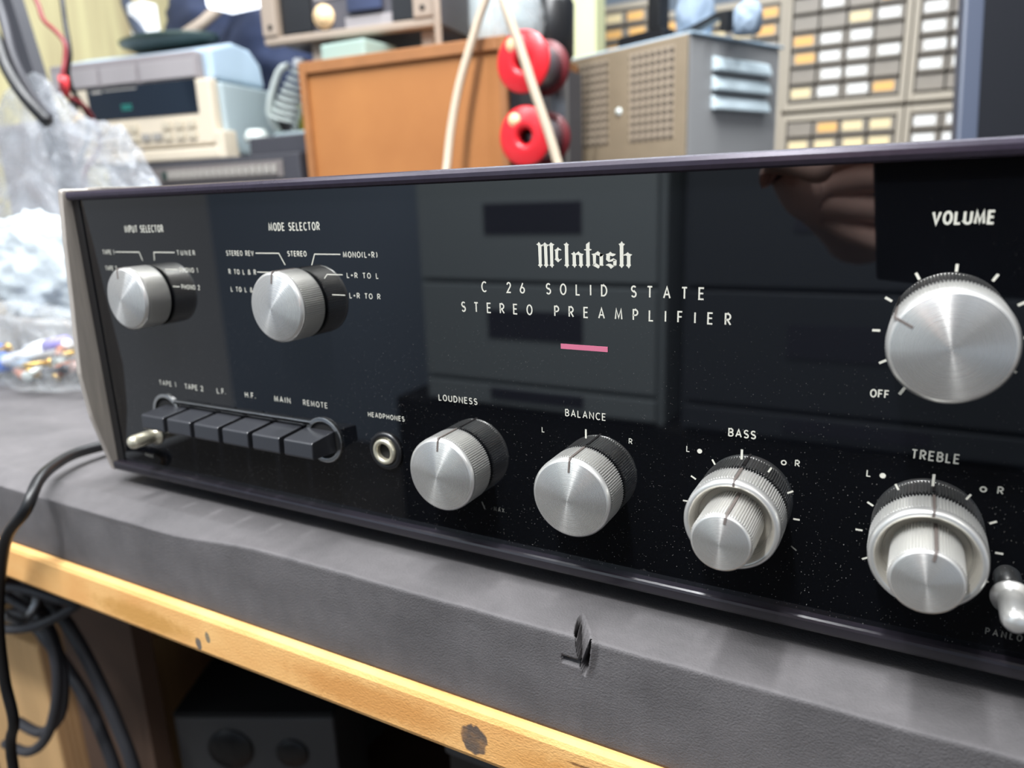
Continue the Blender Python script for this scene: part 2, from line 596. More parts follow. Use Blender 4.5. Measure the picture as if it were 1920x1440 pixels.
def blob(name, mats, parent, c, r, amp, freq, seed, flat_z=None, sub=5, W=True, ridge=False, square=2.0):
    """a lumpy closed surface: an ellipsoid (super-ellipsoid for square > 2) displaced by noise"""
    bm = bmesh.new()
    bmesh.ops.create_icosphere(bm, subdivisions=sub, radius=1)
    b = B()
    off = Vector((seed * 3.1, seed * 1.7, seed * 0.9))
    for v in bm.verts:
        d = v.co.normalized()
        k = (abs(d.x) ** square + abs(d.y) ** square + abs(d.z) ** square) ** (-1 / square)
        p = d * k
        n = 0
        f, a = freq, 1.0
        for _ in range(4):
            q = noise.noise(p * f + off)
            n += a * ((0.5 - abs(q)) * 1.4 if ridge else q)
            f *= 2.1
            a *= 0.5
        p = p * (1 + amp * n)
        z = c[2] + p.z * r[2]
        if flat_z is not None:
            z = max(z, flat_z)
        b.v.append((c[0] + p.x * r[0], c[1] + p.y * r[1], z))
    bm.verts.index_update()
    for f in bm.faces:
        b.f.append(tuple(v.index for v in f.verts))
        b.m.append(0)
        b.sm.append(True)
    bm.free()
    return b.build(name, mats, parent, W=W and parent is not None)

# ------------------------------------------------------------------ stroke lettering (condensed geometric capitals)
def arc(cx, cy, rx, ry, a0, a1, n=10):
    return [(cx + rx * math.cos(math.radians(a0 + (a1 - a0) * i / n)), cy + ry * math.sin(math.radians(a0 + (a1 - a0) * i / n))) for i in range(n + 1)]


W0 = 0.46
G = {
    'A': (0.5, [[(0, 0), (0.25, 1), (0.5, 0)], [(0.09, 0.33), (0.41, 0.33)]]),
    'B': (0.4, [[(0, 0), (0, 1), (0.18, 1)] + arc(0.18, 0.765, 0.19, 0.235, 90, -90) + [(0, 0.53)], [(0.18, 0.53)] + arc(0.18, 0.265, 0.22, 0.265, 90, -90) + [(0, 0)]]),
    'C': (0.44, [arc(0.27, 0.5, 0.27, 0.5, 50, 310, 16)]),
    'D': (0.44, [[(0, 0), (0, 1), (0.14, 1)] + arc(0.14, 0.5, 0.3, 0.5, 90, -90, 12) + [(0, 0)]]),
    'E': (0.36, [[(0.36, 1), (0, 1), (0, 0), (0.36, 0)], [(0, 0.52), (0.32, 0.52)]]),
    'F': (0.34, [[(0.34, 1), (0, 1), (0, 0)], [(0, 0.52), (0.3, 0.52)]]),
    'H': (0.44, [[(0, 0), (0, 1)], [(0.44, 0), (0.44, 1)], [(0, 0.52), (0.44, 0.52)]]),
    'I': (0.06, [[(0.03, 0), (0.03, 1)]]),
    'L': (0.32, [[(0, 1), (0, 0), (0.32, 0)]]),
    'M': (0.58, [[(0, 0), (0.07, 1), (0.29, 0.12), (0.51, 1), (0.58, 0)]]),
    'N': (0.46, [[(0, 0), (0, 1), (0.46, 0), (0.46, 1)]]),
    'O': (0.5, [arc(0.25, 0.5, 0.25, 0.5, 0, 360, 24)]),
    'P': (0.38, [[(0, 0), (0, 1), (0.16, 1)] + arc(0.16, 0.73, 0.22, 0.27, 90, -90) + [(0, 0.46)]]),
    'R': (0.4, [[(0, 0), (0, 1), (0.16, 1)] + arc(0.16, 0.73, 0.22, 0.27, 90, -90) + [(0, 0.46)], [(0.15, 0.46), (0.4, 0)]]),
    'S': (0.38, [arc(0.19, 0.755, 0.18, 0.245, 35, 270, 10) + arc(0.19, 0.255, 0.19, 0.255, 90, -150, 10)]),
    'T': (0.4, [[(0, 1), (0.4, 1)], [(0.2, 1), (0.2, 0)]]),
    'U': (0.44, [[(0, 1), (0, 0.24)] + arc(0.22, 0.24, 0.22, 0.24, 180, 360, 10) + [(0.44, 1)]]),
    'V': (0.48, [[(0, 1), (0.24, 0), (0.48, 1)]]),
    'X': (0.44, [[(0, 0), (0.44, 1)], [(0, 1), (0.44, 0)]]),
    '1': (0.12, [[(0, 0.82), (0.1, 1), (0.1, 0)]]),
    '2': (0.38, [arc(0.18, 0.74, 0.17, 0.26, 170, -30, 10) + [(0, 0), (0.38, 0)]]),
    '6': (0.4, [arc(0.2, 0.28, 0.2, 0.28, 0, 360, 16), [(0.015, 0.36), (0.26, 1)]]),
    '&': (0.5, [[(0.5, 0), (0.1, 0.72)] + arc(0.23, 0.8, 0.14, 0.2, 200, -20, 8) + [(0.3, 0.62), (0.06, 0.42)] + arc(0.2, 0.23, 0.2, 0.23, 140, 300, 8) + [(0.48, 0.46)]]),
    '+': (0.3, [[(0, 0.5), (0.3, 0.5)], [(0.15, 0.3), (0.15, 0.7)]]),
    '(': (0.16, [arc(0.3, 0.5, 0.3, 0.65, 130, 230, 6)]),
    ')': (0.16, [arc(-0.14, 0.5, 0.3, 0.65, 50, -50, 6)]),
    '.': (0.1, [[(0.03, 0.0), (0.03, 0.1)]]),
    ' ': (0.24, []),
}


def lettering(txt, x0, x1, z0, z1, parent, y=-0.04, wt=0.125, k=1.0, material='ink', name='lettering', label=True):
    """letters on the plane y, cap height z0..z1, spread to fill x0..x1"""
    h = z1 - z0
    b = B()
    nat = sum(G[c][0] for c in txt) * h * k
    w = wt * h
    gap = (x1 - x0 - nat - w) / max(1, len(txt) - 1)
    x = x0 + w / 2
    for c in txt:
        gw, pl = G[c]
        for p in pl:
            b.stroke([(x + px * h * k, z0 + w / 2 + pz * (h - w)) for px, pz in p], w, y)
        x += gw * h * k + gap
    o = b.build(name, X[material], parent, W=True)
    if label:
        o['label'] = 'pale printed lettering reading ' + txt
    return o


# ------------------------------------------------------------------ the preamplifier
AMP = (-50.0, 0.0, -73.0)
amp = thing('stereo_preamplifier', 'black glass fronted stereo preamplifier with silver knobs standing on the foam mat', 'amplifier', AMP)
PX0, PX1 = -246.5, 145.5
glass = B().box(PX0 + 5.0, PX1 - 5.0, 0, 5, -61, 61).build('front_panel', X['glass'], amp, W=True)
# the glass material uses object coordinates with z up from the mat
B().box(PX0, PX1, 6, 330, -62, 58).build('chassis', X['chassis'], amp, W=True)
B().box(PX0, PX1, -3.6, 8, 61, 65.2).build('top_rail', X['rail'], amp, W=True, bevel=1.5)
B().box(PX0, PX1, -3.6, 8, -65.2, -61).build('bottom_rail', X['lowrail'], amp, W=True, bevel=1.0)
for xx in (PX0, PX1 - 5.0):
    B().box(xx, xx + 5.0, -0.5, 6, -61, 61).build('panel_edge_strip', X['black'], amp, W=True)
prof = [(-3.6, 66), (-4.2, 64.8), (-6.2, 44), (-7.8, 20), (-9.8, -4.7), (-10.7, -16), (-9.0, -37), (-3.6, -62.5), (-2.6, -66), (30, -66), (30, 66)]
for xx in (PX0 - 3.2, PX1 + 0.1):
    o = B().prism(prof, xx, xx + 3.1, 'x').build('end_cap', X['cap'], amp, W=True, bevel=0.6)
    o['label'] = 'brushed metal end cap'
B().box(PX0 - 3.0, PX0 + 9, 8.2, 30, 65.0, 66.6, c=0.4).build('corner_lip', X['cap'], amp, W=True)
for fx in (-215, 115):
    for fy in (30, 300):
        B().lathe([(0, 0), (8, 0), (9, 8), (9, 11), (0, 11)], fx, fy, -73, 'z', 20).build('foot', X['black'], amp, W=True)

def radial_bar(cx, cz, ang, path, w, name, parent, t=0.14):
    a = math.radians(ang)
    ux, uz = math.sin(a), math.cos(a)      # outward
    tx, tz = math.cos(a), -math.sin(a)     # across
    b = B()
    vs = []
    for i, (r, y) in enumerate(path):
        p, q = path[max(0, i - 1)], path[min(len(path) - 1, i + 1)]
        dr, dy = q[0] - p[0], q[1] - p[1]
        L = math.hypot(dr, dy) or 1
        nr, ny = -dy / L, dr / L           # normal in the (r, y) plane
        if ny > 0 and abs(ny) > abs(nr):
            nr, ny = -nr, -ny
        if nr < 0 and abs(nr) >= abs(ny):
            nr, ny = -nr, -ny
        for s in (-1, 1):
            for k in (-0.3, t):
                rr, yy = r + nr * k, y + ny * k
                vs.append((cx + ux * rr + tx * s * w / 2, yy, cz + uz * rr + tz * s * w / 2))
    fs = []
    n = len(path)
    for i in range(n - 1):
        a0, b0 = i * 4, (i + 1) * 4
        for u, v in ((0, 1), (1, 3), (3, 2), (2, 0)):
            fs.append((a0 + u, a0 + v, b0 + v, b0 + u))
    fs += [(0, 1, 3, 2), (n * 4 - 4, n * 4 - 3, n * 4 - 1, n * 4 - 2)]
    return b.add(vs, fs).build(name, X['line'], parent, W=True)


def knob(cx, cz, ang, L=12.75, R=13.0, apex=15.1, gap=0.7, teeth=104):
    pr = [(0, -gap), (R - 0.7, -gap), (R - 0.25, -gap - 0.3), (R, -gap - 0.5), (R, -L + 2.2), (R - 0.35, -L + 2.0), (R - 0.1, -L + 1.8), (R - 0.15, -L + 1.0),
          (R - 1.0, -L), (R - 1.15, -L - 0.05), (0, -apex)]
    th = [0, 0, 0.25, 0.5, 0.5, 0, 0, 0, 0, 0, 0]
    mis = [1, 1, 1, 1, 1, 1, 1, 1, 1, 0]
    o = B().lathe(pr, cx, 0, cz, 'y', teeth=teeth, tooth=th, mis=mis).build('knob', [X['alu'], X['alu_side']], amp, W=True)
    o['label'] = 'spun aluminium knob with knurled side'
    B().lathe([(0, 0), (4, 0), (4, -gap - 0.5), (0, -gap - 0.5)], cx, -0.01, cz, 'y', 16).build('knob_shaft', X['dark'], o, W=True)
    yA = lambda r: -L - 0.05 + (-apex + L + 0.05) * (1 - r / (R - 1.15))
    radial_bar(cx, cz, ang, [(R, -gap - 0.6), (R, -L + 0.4), (R - 0.8, yA(R - 0.8)), (R - 4.3, yA(R - 4.3))], 0.62, 'pointer_line', o)
    return o


def dual_knob(cx, cz, a_out, a_in):
    R, gap, L = 13.3, 0.7, 11.6
    pr = [(0, -gap), (R - 0.7, -gap), (R - 0.25, -gap - 0.3), (R, -gap - 0.5), (R, -L + 3.0), (R - 0.35, -L + 2.8), (R - 0.15, -L + 2.5), (R - 0.2, -L + 0.6), (R - 0.8, -L),
          (R - 1.6, -L - 0.05), (R - 2.1, -L + 0.4), (R - 3.2, -L + 4.2), (R - 4.6, -L + 5.4), (0, -L + 5.6)]
    th = [0, 0, 0.25, 0.5, 0.5] + [0] * 9
    mis = [1] * 9 + [0] * 4
    o = B().lathe(pr, cx, 0, cz, 'y', teeth=106, tooth=th, mis=mis).build('ring_knob', [X['alu_dish'], X['alu_side']], amp, W=True)
    o['label'] = 'outer knurled ring knob with dished face'
    B().lathe([(0, 0), (4, 0), (4, -gap - 0.5), (0, -gap - 0.5)], cx, -0.01, cz, 'y', 16).build('knob_shaft', X['dark'], o, W=True)
    radial_bar(cx, cz, a_out, [(R, -gap - 0.6), (R, -L + 0.5), (R - 0.7, -L), (R - 1.7, -L)], 0.62, 'pointer_line', o)
    r, l, apex = 8.2, 23.2, 24.6
    pi = [(0, -L + 5.2), (r, -L + 5.2), (r, -l + 1.2), (r - 0.3, -l + 1.1), (r - 0.2, -l + 0.5), (r - 0.6, -l), (r - 0.85, -l - 0.05), (0, -apex)]
    ti = [0, 0.5, 0.5, 0, 0, 0, 0, 0]
    p = B().lathe(pi, cx, 0, cz, 'y', teeth=70, tooth=ti, mis=[1, 1, 1, 1, 1, 1, 0]).build('inner_knob', [X['alu'], X['alu_side']], amp, W=True)
    p['label'] = 'inner knurled knob in front of the ring knob'
    ya = lambda q: -l - 0.05 + (-apex + l + 0.05) * (1 - q / (r - 0.85))
    radial_bar(cx, cz, a_in, [(r, -L + 4.6), (r, -l + 0.5), (r - 0.7, ya(r - 0.7)), (r - 2.4, ya(r - 2.4))], 0.7, 'pointer_line', p)


ZK, ZS = -33.4, 20.3
knob(-200.7, ZS, -13)
knob(-115.0, ZS, 0)
knob(94.4, 20.8, -62, L=17.0, R=13.1, apex=19.6)
knob(-47.6, ZK, 0)
knob(0, ZK, 0)
dual_knob(47.6, ZK, 2, 9)
dual_knob(94.7, ZK, 2, 9)

# printed words
for t, x0, x1, z0, z1, wt in (('INPUT SELECTOR', -212.9, -187.6, 46.8, 49.8, .14), ('MODE SELECTOR', -127.4, -102, 46.8, 49.8, .14), ('VOLUME', 88.2, 100.8, 46.4, 49.6, .17),
                              ('TAPE 1', -231, -222.8, 37.5, 39.5, .14), ('TUNER', -181.3, -170.2, 37.5, 39.5, .14), ('TAPE 2', -231, -222.8, 30.5, 32.5, .14),
                              ('PHONO 1', -181, -170, 30.5, 32.5, .14), ('PHONO 2', -181.5, -170.2, 23.5, 25.5, .14),
                              ('STEREO REV', -152, -136.9, 37.5, 39.5, .14), ('STEREO', -119.2, -109.7, 37.5, 39.5, .14), ('MONO(L+R)', -92.4, -77, 37.3, 39.4, .14),
                              ('R TO L & R', -152, -136.8, 30.3, 32.3, .14), ('L+R TO L', -91.5, -77.2, 30.1, 32.1, .14), ('L TO L & R', -152, -136.8, 23.4, 25.4, .14),
                              ('L+R TO R', -91.1, -77.1, 22.9, 24.9, .14),
                              ('TAPE 1', -206.1, -194.8, -20, -17.7, .14), ('TAPE 2', -189, -177.2, -20.2, -17.8, .14), ('L.F.', -168.7, -163.2, -20.2, -17.8, .14),
                              ('H.F.', -151.8, -145.6, -20.2, -17.8, .14), ('MAIN', -135.2, -126.3, -20.2, -17.8, .14), ('REMOTE', -119.6, -107, -20.1, -17.8, .14),
                              ('HEADPHONES', -87.3, -70.6, -21.0, -19.1, .13), ('LOUDNESS', -55.1, -39.4, -11.4, -9.1, .125), ('BALANCE', -7, 6.7, -11.5, -9.1, .125),
                              ('BASS', 43.6, 51.2, -11.6, -9.1, .14), ('TREBLE', 89.2, 99.8, -11.6, -9.0, .14),
                              ('L', -15.4, -14.4, -17.9, -16.1, .12), ('R', 14.1, 15.3, -17.9, -16.1, .12), ('L', 31.8, 32.9, -17.9, -16.0, .13), ('R', 61.8, 63.2, -17.9, -16.0, .13),
                              ('L', 79.5, 80.6, -18.0, -16.1, .13), ('R', 108.3, 109.7, -17.9, -16.0, .13), ('OFF', 78.6, 83, 3.5, 5.7, .15)):
    kk = min(1.35, (x1 - x0) / (z1 - z0) / (sum(G[c][0] for c in t) + 0.32 * (len(t) - 1)))
    lettering(t, x0, x1, z0, z1, glass, wt=wt, k=kk)
lettering('C 26 SOLID STATE', -35.8, 35.7, 26.8, 30.3, glass, wt=.125)
lettering('STEREO PREAMPLIFIER', -43.8, 43.2, 20.1, 23.5, glass, wt=.125)
for t, x0, x1, z0, z1 in (('MAX.', -34.8, -29.7, -49, -47.4), ('PANLOC', -225, -219.2, -56.5, -54.9), ('PANLOC', 109.9, 119.5, -56.2, -54.3)):
    lettering(t, x0, x1, z0, z1, glass, wt=.13, material='inkdim')
LOGO = [[(-14.83,42.65),(-14.37,42.23),(-14.1,41.65),(-13.93,41.28),(-13.98,35.95),(-13.65,35.71),(-14.13,35.36),(-14.45,34.81),(-14.75,35.31),(-15.31,35.64),(-14.97,35.94),(-15.05,41.36),(-15.27,41.78),(-15.74,41.9),(-15.22,42.15)],[(-14.15,41.7),(-13.39,42.03),(-13.13,41.45),(-13.59,41.45),(-13.98,41.2)],[(-12.8,42.52),(-12.36,42.15),(-12.0,41.78),(-12.02,41.2),(-11.96,35.98),(-11.64,35.69),(-12.16,35.35),(-12.46,34.84),(-12.77,35.34),(-13.28,35.67),(-12.99,35.96),(-13.08,41.28),(-13.4,41.53),(-13.49,41.98),(-13.16,42.15)],[(-12.27,42.07),(-11.72,41.82),(-11.44,41.9),(-11.17,41.45),(-11.59,41.57),(-12.01,41.28)],[(-10.73,42.52),(-10.23,42.15),(-9.55,41.86),(-10.06,41.53),(-10.1,36.0),(-9.78,35.72),(-10.2,35.42),(-10.49,34.87),(-10.81,35.37),(-11.36,35.69),(-11.07,35.99),(-11.13,41.29),(-11.54,41.74),(-11.07,42.15)],[(-8.44,41.09),(-8.06,40.72),(-7.56,40.52),(-7.25,40.23),(-7.57,40.11),(-8.07,40.23),(-8.4,39.98),(-8.44,38.01),(-8.13,37.51),(-7.85,37.48),(-7.34,37.73),(-7.3,37.44),(-7.86,37.15),(-8.47,36.56),(-9.06,37.13),(-9.6,37.46),(-9.32,37.83),(-9.36,39.98),(-9.68,40.26),(-8.98,40.51)],[(-5.62,42.59),(-5.36,42.19),(-4.82,41.86),(-5.1,41.5),(-5.05,36.07),(-4.79,35.7),(-5.2,35.45),(-5.53,34.87),(-5.84,35.44),(-6.47,35.68),(-6.14,36.05),(-6.18,41.5),(-6.54,41.99),(-5.94,42.15)],[(-3.26,39.84),(-2.75,39.27),(-2.67,38.79),(-2.62,36.1),(-2.31,35.82),(-2.8,35.52),(-3.08,34.95),(-3.39,35.47),(-3.97,35.79),(-3.7,36.08),(-3.7,38.78),(-4.19,39.23),(-3.6,39.43)],[(-1.74,39.89),(-1.32,39.44),(-0.79,39.21),(-0.13,39.13),(-0.53,38.72),(-0.47,36.13),(-0.25,35.84),(-0.7,35.55),(-1.02,34.98),(-1.32,35.54),(-1.86,35.82),(-1.54,36.11),(-1.6,38.71),(-2.22,38.95),(-2.62,38.75),(-2.8,39.19)],[(1.71,42.66),(1.78,42.5),(1.76,40.63),(2.33,40.51),(2.37,40.27),(1.76,40.14),(1.81,36.16),(1.98,35.87),(1.5,35.5),(1.18,34.97),(0.97,35.5),(0.4,35.85),(0.71,36.14),(0.63,40.14),(0.09,40.22),(0.0,40.46),(0.64,40.58),(0.63,41.95)],[(3.32,39.31),(3.76,38.99),(3.7,36.5),(2.86,35.77),(2.51,35.88),(2.87,36.17),(2.75,38.83),(2.27,39.14)],[(5.06,39.44),(6.18,38.97),(5.96,38.61),(5.95,36.13),(6.13,35.89),(4.87,35.31),(4.87,35.87),(4.84,38.56)],[(3.32,39.31),(4.33,39.96),(5.15,39.44),(6.18,38.97),(5.23,38.36),(4.84,38.56),(3.71,38.95)],[(2.6,35.84),(3.7,36.54),(4.87,35.83),(5.82,35.77),(4.87,35.31),(4.43,34.94),(3.82,35.29)],[(8.19,39.85),(8.75,39.38),(9.93,39.19),(9.43,38.71),(8.83,38.51),(8.11,38.7),(8.06,37.31),(7.68,36.87),(6.86,37.58),(7.0,38.7),(6.82,39.17),(7.64,39.34)],[(8.06,37.43),(9.17,37.96),(10.15,37.41),(9.09,37.16),(7.68,36.87)],[(9.09,37.52),(10.15,37.41),(10.07,35.94),(9.09,35.69)],[(6.77,35.98),(7.46,36.39),(8.32,36.36),(9.09,35.93),(10.07,35.94),(9.34,35.66),(8.36,34.92),(7.8,35.59)],[(11.65,42.84),(12.03,42.26),(12.61,41.99),(12.16,41.48),(12.18,36.29),(12.39,36.02),(11.97,35.57),(11.67,35.17),(11.38,35.57),(10.87,35.96),(11.12,36.28),(11.07,41.48),(10.73,42.02),(11.28,42.26)],[(13.5,39.76),(13.96,39.3),(14.83,39.07),(14.29,38.59),(14.31,36.32),(14.48,36.04),(14.11,35.57),(13.82,35.09),(13.48,35.56),(12.97,35.98),(13.27,36.3),(13.25,38.66),(12.79,38.82),(12.13,38.66),(12.04,38.97),(12.96,39.29)]]
b = B()
for g in LOGO:
    b.flat(g, -0.05)
o = b.build('logo', X['ink'], glass, W=True)
o['label'] = 'pale blackletter maker name'
B().box(-8.0, 7.4, -0.25, 0.1, 10.2, 11.75).build('indicator_bar', X['pink'], glass, W=True)['label'] = 'pink indicator bar'

# leader lines and dial marks
for p in ([(-222.1, 38.6), (-205.6, 38.6), (-204.2, 35.1)], [(-196.3, 35.2), (-195.9, 38.6), (-182.7, 38.6)], [(-190.2, 31.6), (-182.2, 31.6)], [(-187, 24.5), (-182.6, 24.5)],
          [(-219.3, 24.5), (-212, 24.5)], [(-219.6, 31.6), (-211.4, 31.6)],
          [(-135.8, 38.6), (-123.6, 38.6), (-121, 34.3)], [(-93.6, 38.4), (-105.8, 38.4), (-107.7, 34.4)], [(-136.2, 31.4), (-129, 31.4), (-127.8, 30)],
          [(-93.4, 31.2), (-100.7, 31.2), (-102.2, 29.7)], [(-99.2, 23.9), (-93.1, 23.9)], [(-136.2, 24.4), (-130.6, 24.4)]):
    B().stroke(p, 0.36, -0.04).build('leader_line', X['ink'], glass, W=True)


def dial(cx, cz, marks, w=0.5):
    b = B()
    for ang, r0, r1, ww in marks:
        a = math.radians(ang)
        b.stroke([(cx + r0 * math.sin(a), cz + r0 * math.cos(a)), (cx + r1 * math.sin(a), cz + r1 * math.cos(a))], ww, -0.045)
    return b.build('dial_marks', X['ink'], glass, W=True)


dial(94.4, 20.8, [(a, 14.8, 16.6, .6) for a in (-120, -90, -60, -30, 0, 30, 60, 90, 120, 150)] + [(-150, 14.8, 18.4, .75)])
dial(47.6, ZK, [(a, 14.7, 16.4, .5) for a in (-120, -90, -60, -30, 30, 60, 90)] + [(0, 15.4, 18.4, .62)])
dial(94.7, ZK, [(a, 14.9, 16.6, .5) for a in (-120, -90, -60, -30, 30, 60, 90, 120)] + [(0, 15.2, 18.4, .62)])
dial(0, ZK, [(0, 15.4, 18.4, .55)])
o = B().stroke([(-39.5, -46.5), (-38.4, -49)], .5, -0.045).stroke([(62.2, -41.7), (63.7, -42.8)], .4, -0.045).build('dial_marks', X['inkdim'], glass, W=True)
b = B()
for cx in (35.7, 83.3):
    b.add([(cx + .72 * math.cos(k * PI / 12), -.045, -17.2 + .72 * math.sin(k * PI / 12)) for k in range(24)], [tuple(range(24))])
for cx in (58.9, 105.4):
    b.stroke([(cx + .6 * math.cos(k * PI / 12), -17.25 + .6 * math.sin(k * PI / 12)) for k in range(25)], .3, -.045)
b.build('channel_dots', X['ink'], glass, W=True)

# push button group: dog-bone bezel with six keys
def dogbone(r, zt, zb, xl=-203.3, xr=-110.2, zc=-33.0):
    a = math.degrees(math.asin((zt - zc) / r))
    c = math.degrees(math.asin((zb - zc) / r))
    return arc(xr, zc, r, r, 180 - a, c - 180, 30)[:] + arc(xl, zc, r, r, -c, -360 + a, 30)


def ring_strip(o_, i_, y0, y1, b):
    n = len(o_)
    vs = [(x, y0, z) for x, z in o_] + [(x, y1, z) for x, z in o_] + [(x, y1, z) for x, z in i_] + [(x, y0, z) for x, z in i_]
    fs = []
    for k in range(4):
        for i in range(n):
            j = (i + 1) % n
            fs.append((k * n + i, k * n + j, ((k + 1) % 4) * n + j, ((k + 1) % 4) * n + i))
    return b.add(vs, fs)


bz = ring_strip(dogbone(9.2, -26.0, -39.6), dogbone(7.5, -27.6, -38.3), 0.02, -1.0, B()).build('button_bezel', X['chrome'], amp, W=True, bevel=0.25)
bz['label'] = 'bright dog-bone shaped bezel around the keys'
B().flat(dogbone(7.6, -27.5, -38.4), -0.06).build('bezel_opening', X['dark'], bz, W=True)
for i in range(6):
    x0 = -203.9 + 16.96 * i
    b = B()
    b.prism([(-0.1, -28.9), (-0.1, -37.6), (-12.4, -36.6), (-12.9, -35.9), (-12.6, -30.4), (-12.0, -29.9)], x0, x0 + 14.4, 'x')
    b.build('push_button', X['blackgloss'], amp, W=True, bevel=0.35)['label'] = 'black push button key'

# headphone socket
B().lathe([(6.0, 0), (7.4, 0), (7.2, -0.9), (6.5, -1.3), (5.2, -1.2), (5.0, 0.3)], -79.9, -0.02, -33.3, 'y', 48).build('headphone_socket', X['black'], amp, W=True)['label'] = 'gloss black socket surround'
sk = [o for o in COL.objects if o.name.startswith('headphone_socket')][0]
B().lathe([(4.9, 0), (4.9, -1.8), (4.4, -2.3), (3.3, -2.2), (3.1, -1.4), (3.1, 0)], -79.9, -0.02, -33.3, 'y', 40).build('socket_bush', X['ivory'], sk, W=True)['label'] = 'cream nickel socket bush'
B().lathe([(0, -0.12), (3.2, -0.12)], -79.9, 0, -33.3, 'y', 24).build('socket_hole', X['dark'], sk, W=True)

# latch pins near both lower corners
for cx, m in ((-214.4, 'ivory'), (114.2, 'alu_side')):
    o = B().lathe([(4.6, 0), (4.5, -0.8), (3.2, -1.2), (3.0, -3.2), (3.2, -3.6), (3.15, -11.2), (2.6, -12.8), (1.4, -13.6), (0, -13.8)], cx, -0.02, -44.6, 'y', 32).build('latch_pin', X[m], amp, W=True)
    o['label'] = 'small metal latch pin'


# ------------------------------------------------------------------ helpers for the rest of the place
def part(name, mats, parent, shape, bevel=0.0, label=None, world=False, z0=0.0):
    """shape: a filled B; z0 is taken off every height so that part numbers can be given above the world origin"""
    if z0:
        shape.v = [(x, y, z - z0) for x, y, z in shape.v]
    o = shape.build(name, mats, parent, W=world, bevel=bevel)
    if label:
        o['label'] = label
    return o


# ------------------------------------------------------------------ room shell
struct(B().box(-2600, 2200, -2000, 1700, -920, -900).build('floor', X['floorm']))
struct(B().box(-2600, 2200, 1700, 1730, -900, 1500).build('wall_back', X['wallg']))
struct(B().box(-1280, -1250, 300, 1700, -900, 1500).build('wall_left', X['planks']))
struct(B().box(-2600, 2200, -2030, -2000, -900, 1500).build('wall_front', X['wallg']))

# filing cabinets behind the photographer, mirrored in the black panel
def filing_cabinet(x0, x1, label, shell):
    t = thing('filing_cabinet', label, 'cabinet', ((x0 + x1) / 2, -1300, -450))
    part('body', X[shell], t, B().box(x0, x1, -1900, -1303, -449.9, 620), world=True, bevel=4)
    z = 590
    k = 0
    while z > -430:
        h = min(243, z + 442)
        d = part('drawer', X[shell], t, B().box(x0 + 14, x1 - 14, -1302, -1282, z - h + 5, z - 5), world=True, bevel=3)
        part('drawer_recess', X['cabdark'], d, B().box(x0 + (x1 - x0) * .32, x0 + (x1 - x0) * .71, -1281.8, -1280, z - h * .5 - 10, z - h * .5 + min(58, h * .3)), world=True, label='dark handle recess')
        z -= 243
        k += 1
    return t


filing_cabinet(-1000, -372, 'grey steel filing cabinet behind the photographer seen mirrored behind the logo', 'cabgrey')
filing_cabinet(-335, 330, 'slate steel filing cabinet behind the photographer seen mirrored right of the logo', 'cabslate')

tag(B().box(-1100, 400, -1900, -1290, -899.9, -450.1, c=6).build('reflection_block', X['dark']), 'added long black chest behind the photographer carrying both filing cabinets', 'block')  # unseen mass added to darken the lower part of the panel reflection

# ------------------------------------------------------------------ workbench, foam mat
bench = thing('workbench', 'wooden workbench with raw board edge under the black foam mat', 'workbench', (-200, 400, -900))
tt = part('tabletop', [X['wood'], X['woodunder']], bench, B().box(-1240, 760, -27, 900, -129.5, -109), world=True, bevel=2.6)
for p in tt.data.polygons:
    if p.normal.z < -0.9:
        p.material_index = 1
part('leg_panel', X['brown'], bench, B().box(-566, -458, 112, 128, -900, -129.6), world=True)
part('leg_panel', X['brown'], bench, B().box(690, 720, 60, 860, -900, -129.6), world=True)
part('leg_panel', X['brown'], bench, B().box(-1235, -1205, 60, 860, -900, -129.6), world=True)
part('lower_shelf', X['brown'], bench, B().box(-457.8, 689.8, 60, 859, -620, -600).box(-1204.8, -566.2, 60, 859, -620, -600), world=True)
part('back_board', X['brown'], bench, B().box(-1240, 720, 861, 872, -900, -129.6), world=True)


